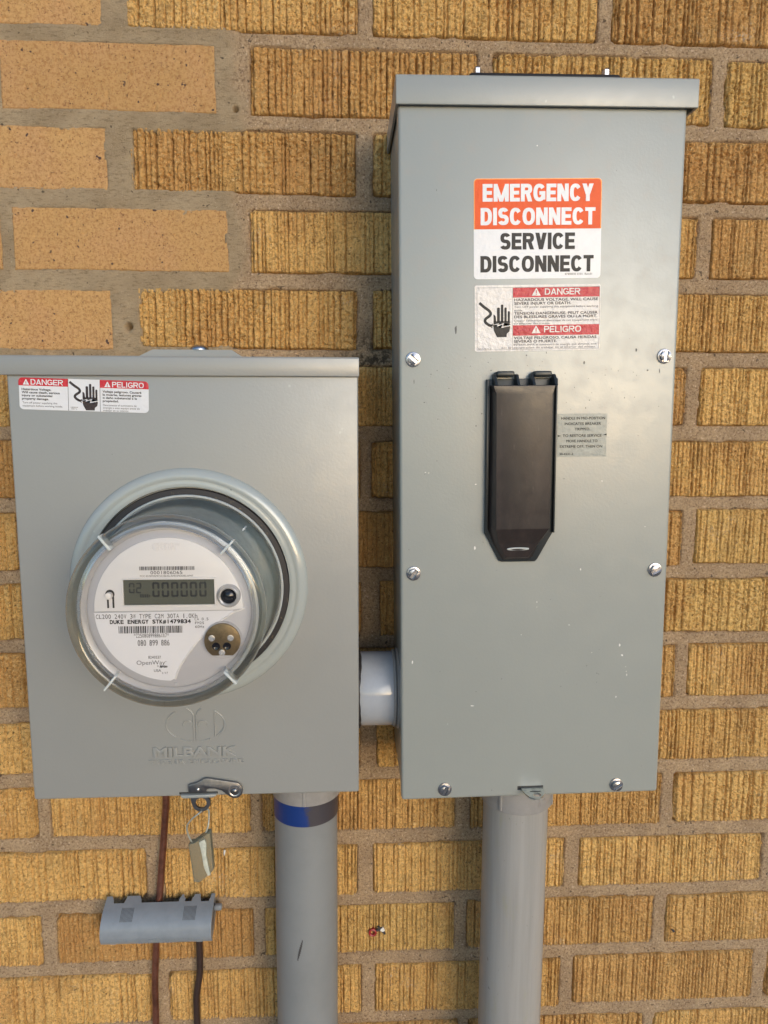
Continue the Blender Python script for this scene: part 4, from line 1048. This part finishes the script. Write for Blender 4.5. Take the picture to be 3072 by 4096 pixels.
for x0 in (-1.43, -0.26):
    bm = bmesh.new()
    for xx in (x0 - 0.03, x0 + 0.66):
        add_prism_pts = None
        t = bmesh.new(); pr = [(-D - 0.08, 14.12), (-D - 0.30, 14.10), (-D - 0.60, 13.76), (-D - 0.08, 13.70)]
        a = [t.verts.new((xx, y, z)) for y, z in pr]; c = [t.verts.new((xx + 0.09, y, z)) for y, z in pr]
        t.faces.new(a); t.faces.new(c[::-1])
        for k in range(4): t.faces.new([a[k], a[(k + 1) % 4], c[(k + 1) % 4], c[k]])
        bmesh.ops.recalc_face_normals(t, faces=t.faces); bevel_bm(t, 0.012, 2); join(bm, t)
    add_box(bm, x0 + 0.06, x0 + 0.62, -D - 0.36, -D - 0.05, 14.03, 14.2, 0.05, 3)
    add_box(bm, x0 + 0.02, x0 + 0.14, -D - 0.25, -D - 0.05, 14.02, 14.17, 0.02)
    bm_obj('hinge', bm, 'flap_dark', frame, 30)
bm = bmesh.new(); add_box(bm, -0.985, -0.25, y3 - 0.02, y3 + 0.1, 8.55, 8.69); bm_obj('loop_slot', bm, 'black', frame)
bm = bmesh.new()
add_tube(bm, [(-0.617 + 0.34 * math.cos(R(t)), y3 - 0.05 - 0.03 * math.sin(R(t)), 8.61 + 0.035 * math.sin(R(t))) for t in range(0, 361, 12)], 0.022, 8)
bm_obj('pull_loop', bm, 'clear_tab', frame, 60)
# galvanised hasp tab through its slot
bm = bmesh.new(); add_box(bm, -0.42, 0.46, -D - 0.006, -D + 0.1, 0.245, 0.375); bm_obj('hasp_slot', bm, 'groove', RB)
bm = bmesh.new()
tab = [(-0.33, -4.45), (0.43, -4.45), (0.44, -4.75), (0.36, -4.98), (0.22, -5.13), (0.02, -5.18), (-0.14, -5.08), (-0.25, -4.85)]
cxh, cyh, rh = 0.14, -4.97, 0.13
n = 24; ring = []
for k in range(n):
    t = 2 * math.pi * k / n; dx, dy = math.cos(t), math.sin(t); best = 9
    for (xa, ya), (xb, yb) in zip(tab, tab[1:] + tab[:1]):
        ex, ey = xb - xa, yb - ya; det = dx * (-ey) + ex * dy
        if abs(det) < 1e-9: continue
        s = ((xa - cxh) * (-ey) + ex * (ya - cyh)) / det; u = (dx * (ya - cyh) - dy * (xa - cxh)) / det
        if s > 0 and -1e-6 <= u <= 1 + 1e-6: best = min(best, s)
    ring.append((cxh + dx * best, cyh + dy * best))
hz = lambda y: 0.30 + 0.06 * (y + 4.5)
vv = [[bm.verts.new((x, y, hz(y) + dz)) for x, y in pp] for pp in (ring, [(cxh + rh * math.cos(2 * math.pi * k / n), cyh + rh * math.sin(2 * math.pi * k / n)) for k in range(n)]) for dz in (0.03, -0.03)]
for k in range(n):
    j = (k + 1) % n
    for P, Q in ((vv[0], vv[2]), (vv[1], vv[3]), (vv[0], vv[1]), (vv[2], vv[3])): bm.faces.new([P[k], P[j], Q[j], Q[k]])
hs = bm_obj('hasp_tab', bm, 'galv', RB)
bm = bmesh.new(); add_box(bm, -0.05, 0.30, -4.79, -4.76, 0.305, 0.322); bm_obj('hasp_slit', bm, 'groove', hs)

# ================================================================ conduits
def pipe_obj(name, x, y, prof, mat, parent, n=56): 
    bm = bmesh.new(); add_lathe(bm, prof, x, y, n, 'z'); return bm_obj(name, bm, mat, parent, 40)
LP = empty('left_conduit', (-2.17, 0, -60), 'grey conduit banded with blue tape, under the wide meter box', 'conduit', 0); LP.name = 'conduit'
bm = bmesh.new(); add_tube(bm, [(0, -2.0, 33.0), (-0.04, -2.0, 22.0), (-0.14, -2.0, -2), (-0.2, -2.0, -16)], 1.158, 56); bm_obj('pipe', bm, 'pvc_l', LP, 60)
pipe_obj('coupling', 0.03, -2.0, [(1.16, 31.95), (1.255, 31.96), (1.27, 32.0), (1.27, 33.1)], 'pvc_c', LP)
bm = bmesh.new(); add_box(bm, -0.04, 0.06, -3.30, -3.2, 31.97, 33.0, 0.02); bm_obj('coupling_rib', bm, 'pvc_c', LP)
t = pipe_obj('blue_tape', 0.0, -2.0, [(1.15, 31.13), (1.178, 31.14), (1.182, 31.5), (1.178, 31.94), (1.15, 31.95)], 'tape', LP); t['label'] = 'blue tape wrap, half stained dark'
bm = bmesh.new()
for k in range(9):
    z = 25.9 + k * 0.092; xx = -0.30 + 0.17 * k / 8; ww = 0.012 + 0.028 * math.sin((k + 0.5) / 9 * math.pi)
    yf = -2.0 - math.sqrt(1.158 ** 2 - (xx + 0.026) ** 2)
    add_box(bm, xx - ww, xx + ww, yf - 0.004, yf + 0.05, z, z + 0.095)
bm_obj('scrape', bm, 'soot', LP)
RP = empty('conduit', (5.57, 0, -60), 'plain grey conduit with a ribbed coupling, under the tall disconnect box', 'conduit')
bm = bmesh.new(); add_tube(bm, [(0, -2.5, 33.0), (-0.01, -2.45, 22.0), (-0.03, -2.3, -2), (-0.04, -2.3, -16)], 1.18, 56); bm_obj('pipe', bm, 'pvc', RP, 60)
pipe_obj('coupling', 0.02, -2.5, [(1.18, 31.72), (1.285, 31.73), (1.30, 31.78), (1.30, 33.0)], 'pvc_c', RP)
for a in (-128, -32):
    bm = bmesh.new(); add_box(bm, 1.24, 1.36, -0.05, 0.05, 31.80, 33.0, 0.02)
    bmesh.ops.rotate(bm, verts=bm.verts, cent=(0, 0, 0), matrix=Matrix.Rotation(R(a), 3, 'Z')); bmesh.ops.translate(bm, verts=bm.verts, vec=(0.02, -2.5, 0))
    bm_obj('coupling_rib', bm, 'pvc_c', RP, 30)
def f(bm):
    pass
bm = bmesh.new()
add_text(bm, 'Cantex', 0, 0.62, 0, 0.11, 0, 0, 0.03, 0.01); add_text(bm, '2', 0.2, 0.28, -0.2, 0.11, 0, 0, 0.03, 0.01)
bmesh.ops.rotate(bm, verts=bm.verts, cent=(0, 0, 0), matrix=Matrix.Rotation(R(-90), 3, 'Y'))
bmesh.ops.translate(bm, verts=bm.verts, vec=(0, -1.302, 0)); bmesh.ops.rotate(bm, verts=bm.verts, cent=(0, 0, 0), matrix=Matrix.Rotation(R(27), 3, 'Z'))
bmesh.ops.translate(bm, verts=bm.verts, vec=(0.02, -2.5, 31.95)); bm_obj('moulded_lettering', bm, 'pvc_c', RP, 30)

NP = empty('pipe_nipple', (0.35, -2.4, -24.02), 'short horizontal glossy grey pipe joining the two grey boxes', 'pipe')
bm = bmesh.new(); add_lathe(bm, [(1.28, -0.75), (1.30, -0.70), (1.305, 0.62), (1.29, 0.66)], 0, 0, 64, 'x'); bm_obj('pipe', bm, 'pvc_n', NP, 50)
bm = bmesh.new(); add_lathe(bm, [(1.28, 0.60), (1.36, 0.66), (1.36, 0.70), (1.30, 0.74), (1.38, 0.76), (1.42, 0.79), (1.42, 0.84)], 0, 0, 64, 'x'); bm_obj('lock_ring', bm, 'pvc_c', NP, 40)
bm = bmesh.new()
pts = []
for k in range(40):
    a = R(80 + 170 * k / 39); rr_ = 1.32 + 0.02 * math.sin(k * 1.7)
    pts.append((-0.57 + 0.03 * math.sin(k * 0.21) + 0.008 * math.sin(k * 1.3), rr_ * math.cos(a), rr_ * math.sin(a)))
add_tube(bm, pts, [0.045 + 0.025 * abs(math.sin(k * 0.17)) for k in range(40)], 8); bm_obj('caulk', bm, 'caulk', NP, 60)

# ================================================================ seal tag on its wire
SG = empty('seal_tag', (-5.6, -4.2, -28.6), 'yellowed clear seal tag hanging on a thin wire from the latch', 'seal tag')
o3 = lambda x, z, y=0.0: (x + 5.6, y, z + 28.6)
bm = bmesh.new(); add_tube(bm, spline([o3(-5.50, -27.53, 0.03), o3(-5.575, -27.494, -0.22), o3(-5.72, -27.60, -0.24), o3(-5.877, -27.769, -0.18), o3(-6.03, -28.03, -0.1), o3(-6.02, -28.36, -0.03), o3(-5.93, -28.62, 0), o3(-5.86, -28.72, 0.02)], 6), 0.028, 8)
add_tube(bm, spline([o3(-5.50, -27.53, 0.03), o3(-5.38, -27.56, 0.12), o3(-5.331, -27.65, 0.14), o3(-5.335, -27.95, 0.1), o3(-5.36, -28.15, 0.04), o3(-5.43, -28.34, 0)], 6), 0.026, 8)
bm_obj('seal_wire', bm, 'wire', SG, 60)
bm = bmesh.new()
add_prism(bm, [(x + 5.6, z + 28.6) for x, z in [(-6.0, -28.70), (-5.93, -28.64), (-5.80, -28.62), (-5.45, -28.36), (-5.38, -28.29), (-5.26, -28.27), (-5.19, -29.62), (-5.24, -29.70), (-5.64, -30.05), (-5.72, -30.07), (-5.86, -30.03)]], -0.16, 0.14, 0.05, 2)
for k in range(12): add_box(bm, -0.395 + k * 0.011, -0.36 + k * 0.011, -0.06, 0.06, -0.22 - k * 0.10, -0.17 - k * 0.10)
bm_obj('seal_body', bm, 'seal', SG, 30)
bm = bmesh.new()
add_prism(bm, [(-0.04, 0.02), (0.15, 0.12), (0.21, -0.05), (0.19, -0.45), (0.27, -0.95), (0.31, -1.18), (0.22, -1.22), (0.10, -0.9), (0.04, -0.4)], -0.175, -0.02, 0.02)
bm_obj('seal_insert', bm, 'seal_core', SG, 30)

# ================================================================ bonding termination and wires
BT = empty('bonding_terminal', (-8.09, 0, -34.62), 'blue-grey curved plastic bonding terminal cover on the bricks, wires passing behind it', 'terminal cover')
def bond_profile():
    return [(-0.20, 1.24), (-0.52, 1.12), (-0.84, 0.97), (-1.08, 0.77), (-1.22, 0.54), (-1.27, 0.30), (-1.24, 0.06), (-1.14, -0.12), (-1.02, -0.20)]
bp = spline([(0, y, z) for y, z in bond_profile()], 4)
hl = 2.13
NX = 60
bm = bmesh.new()
tilt = lambda x: 0.0
cols = []
notches = [(-1.86, -1.42, 0.20), (-0.50, 0.92, 0.24), (1.18, 1.42, 0.30), (1.74, 2.0, 0.25)]
notches = [(-1.80, -1.40, 0.30), (-0.72, 0.74, 0.30), (0.98, 1.24, 0.30), (1.62, 1.92, 0.32)]
xsb = sorted(set([round(v, 4) for v in np.linspace(-hl, hl, NX)] + [v + s for a, c, _ in notches for v in (a, c) for s in (0.0, 0.05, -0.05)]))
def cut(x):
    d = 0
    for a, c, q in notches:
        if a <= x <= c: d = q
        elif a - 0.05 <= x < a or c < x <= c + 0.05: d = max(d, q * 0.45)
    return d
arcl = [0.0]
for p0, p1 in zip(bp, bp[1:]): arcl.append(arcl[-1] + (p1 - p0).length)
def at_len(L):
    L = min(max(L, 0), arcl[-1])
    for i in range(len(arcl) - 1):
        if arcl[i + 1] >= L: return bp[i].lerp(bp[i + 1], (L - arcl[i]) / max(1e-9, arcl[i + 1] - arcl[i]))
    return bp[-1]
NS = 26
for th in (0.0, 0.075):
    g = []
    for x in xsb:
        c0 = cut(x); colv = []
        for k in range(NS):
            q = at_len(c0 + (arcl[-1] - c0) * k / (NS - 1)); qa = at_len(c0 + (arcl[-1] - c0) * k / (NS - 1) + 0.02)
            t = (qa - q); t = t.normalized() if t.length > 1e-6 else Vector((0, 0.3, -1)); nrm = Vector((0, -t.z, t.y))
            if nrm.y > 0: nrm = -nrm
            w = q - nrm * th
            colv.append(bm.verts.new((x, w.y, w.z)))
        g.append(colv)
    cols.append(g)
for g in cols:
    for A, Bq in zip(g, g[1:]):
        for k in range(NS - 1): bm.faces.new([A[k], Bq[k], Bq[k + 1], A[k + 1]])
o_, i_ = cols
for e in (0, -1):
    for k in range(NS - 1): bm.faces.new([o_[e][k], o_[e][k + 1], i_[e][k + 1], i_[e][k]])
for kk in (0, NS - 1):
    for s in range(len(xsb) - 1): bm.faces.new([o_[s][kk], o_[s + 1][kk], i_[s + 1][kk], i_[s][kk]])
cover = bm_obj('cover', bm, 'bond', BT, 35)
# end cap with slots, pivot stub
bm = bmesh.new()
prof = [(q.y + 0.01, q.z) for q in bp[::2]] + [(-0.60, -0.10), (-0.05, 0.30), (-0.05, 1.12)]
a = [bm.verts.new((hl - 0.10, y, z)) for y, z in prof]; c = [bm.verts.new((hl - 0.03, y, z)) for y, z in prof]
bm.faces.new(a); bm.faces.new(c[::-1])
for k in range(len(prof)): bm.faces.new([a[k], a[(k + 1) % len(prof)], c[(k + 1) % len(prof)], c[k]])
bm_obj('end_cap', bm, 'bond', BT)
bm = bmesh.new(); add_box(bm, hl - 0.05, hl + 0.28, -0.45, -0.2, 0.62, 0.86, 0.08, 3); bm_obj('pivot_stub', bm, 'bond', BT, 40)
bm = bmesh.new()
for y0_, z0_, y1_, z1_ in ((-0.95, 0.35, -0.35, 0.95), (-0.85, 0.12, -0.35, 0.62)):
    t = bmesh.new(); pr = [(y0_, z0_), (y0_ + 0.06, z0_ - 0.03), (y1_ + 0.06, z1_ - 0.06), (y1_, z1_)]
    a = [t.verts.new((hl - 0.05, y, z)) for y, z in pr]; c = [t.verts.new((hl - 0.024, y, z)) for y, z in pr]
    t.faces.new(a); t.faces.new(c[::-1])
    for k in range(4): t.faces.new([a[k], a[(k + 1) % 4], c[(k + 1) % 4], c[k]])
    join(bm, t)
bm_obj('end_slot', bm, 'groove', BT)
# wire clamp bar behind the cover
bm = bmesh.new(); add_box(bm, -1.95, 1.95, -0.75, -0.02, 0.22, 0.62, 0.03); bm_obj('terminal_bar', bm, 'pvc_c', BT)
def on_cover(x, s, off=0.004):
    q = at_len(s); qa = at_len(s + 0.02); t = (qa - q).normalized(); nrm = Vector((0, -t.z, t.y))
    if nrm.y > 0: nrm = -nrm
    w = q + nrm * off; return (x, w.y, w.z)
for x0 in (-1.40, 1.02):
    bm = bmesh.new()
    for k in range(11):
        x = x0 + 0.045 * k; add_tube(bm, [on_cover(x, s, 0.0) for s in np.linspace(0.50, 1.02, 8)], 0.008, 5)
    bm_obj('grip_ridges', bm, 'groove', cover)
bm = bmesh.new()
def ctext(s, x0, x1, slen, ch, bold=0.0):
    t = bmesh.new(); add_text(t, s, x0, x1, 0, ch, 0, bold, 0.04, 0.015)
    for v in t.verts:
        p_ = on_cover(v.co.x, slen - v.co.z, 0.002 - v.co.y * 1.1); v.co = p_
    join(bm, t)
L_ = arcl[-1]
ctext('INTERSYSTEM BONDING TERMINATION', -1.42, 1.42, L_ - 0.34, 0.13); ctext('MEETS 2011 NEC 250.94', -0.80, 0.76, L_ - 0.15, 0.10)
for cxx in (-1.66, 1.66): add_tube(bm, [on_cover(cxx + 0.15 * math.cos(R(t)), L_ - 0.24 - 0.13 * math.sin(R(t)), 0.0) for t in range(0, 361, 15)], 0.011, 5)
ctext('UL', -1.75, -1.57, L_ - 0.19, 0.09)
for w_, s_ in ((0.09, 0.22), (0.06, 0.19), (0.03, 0.16)): add_tube(bm, [on_cover(1.66 - w_, L_ - s_, 0.0), on_cover(1.66 + w_, L_ - s_, 0.0)], 0.009, 5)
add_tube(bm, [on_cover(1.66, L_ - 0.22, 0.0), on_cover(1.66, L_ - 0.33, 0.0)], 0.009, 5)
bm_obj('moulded_lettering', bm, 'bond', cover, 40)

CW = [(-7.71, -0.5, -26.5), (-7.715, -0.35, -28.0), (-7.749, -0.25, -29.247), (-7.82, -0.2, -30.0), (-7.895, -0.2, -30.768), (-8.05, -0.25, -32.4), (-8.19, -0.3, -33.75), (-8.34, -0.25, -35.0), (-8.391, -0.2, -35.681), (-8.50, -0.18, -37.2), (-8.52, -0.18, -38.4), (-8.56, -0.18, -42.0), (-8.5, -0.2, -52)]
bm = bmesh.new(); add_tube(bm, spline(CW, 8), 0.135, 14)
o = bm_obj('copper_wire', bm, 'copper', None, 60); tag(o, 'bare reddish copper ground wire from the meter box down behind the blue-grey terminal cover', 'wire')
BWp = [(-6.62, -0.5, -34.3), (-6.62, -0.35, -34.9), (-6.644, -0.25, -35.542), (-6.66, -0.2, -36.2), (-6.685, -0.2, -36.9), (-6.80, -0.2, -37.6), (-6.855, -0.2, -38.2), (-6.845, -0.2, -39.6), (-6.75, -0.2, -43), (-6.7, -0.2, -52)]
bm = bmesh.new(); add_tube(bm, spline(BWp, 8), 0.135, 14)
o = bm_obj('insulated_wire', bm, 'brown', None, 60); tag(o, 'dark brown insulated wire hanging from the right of the blue-grey terminal cover', 'wire')
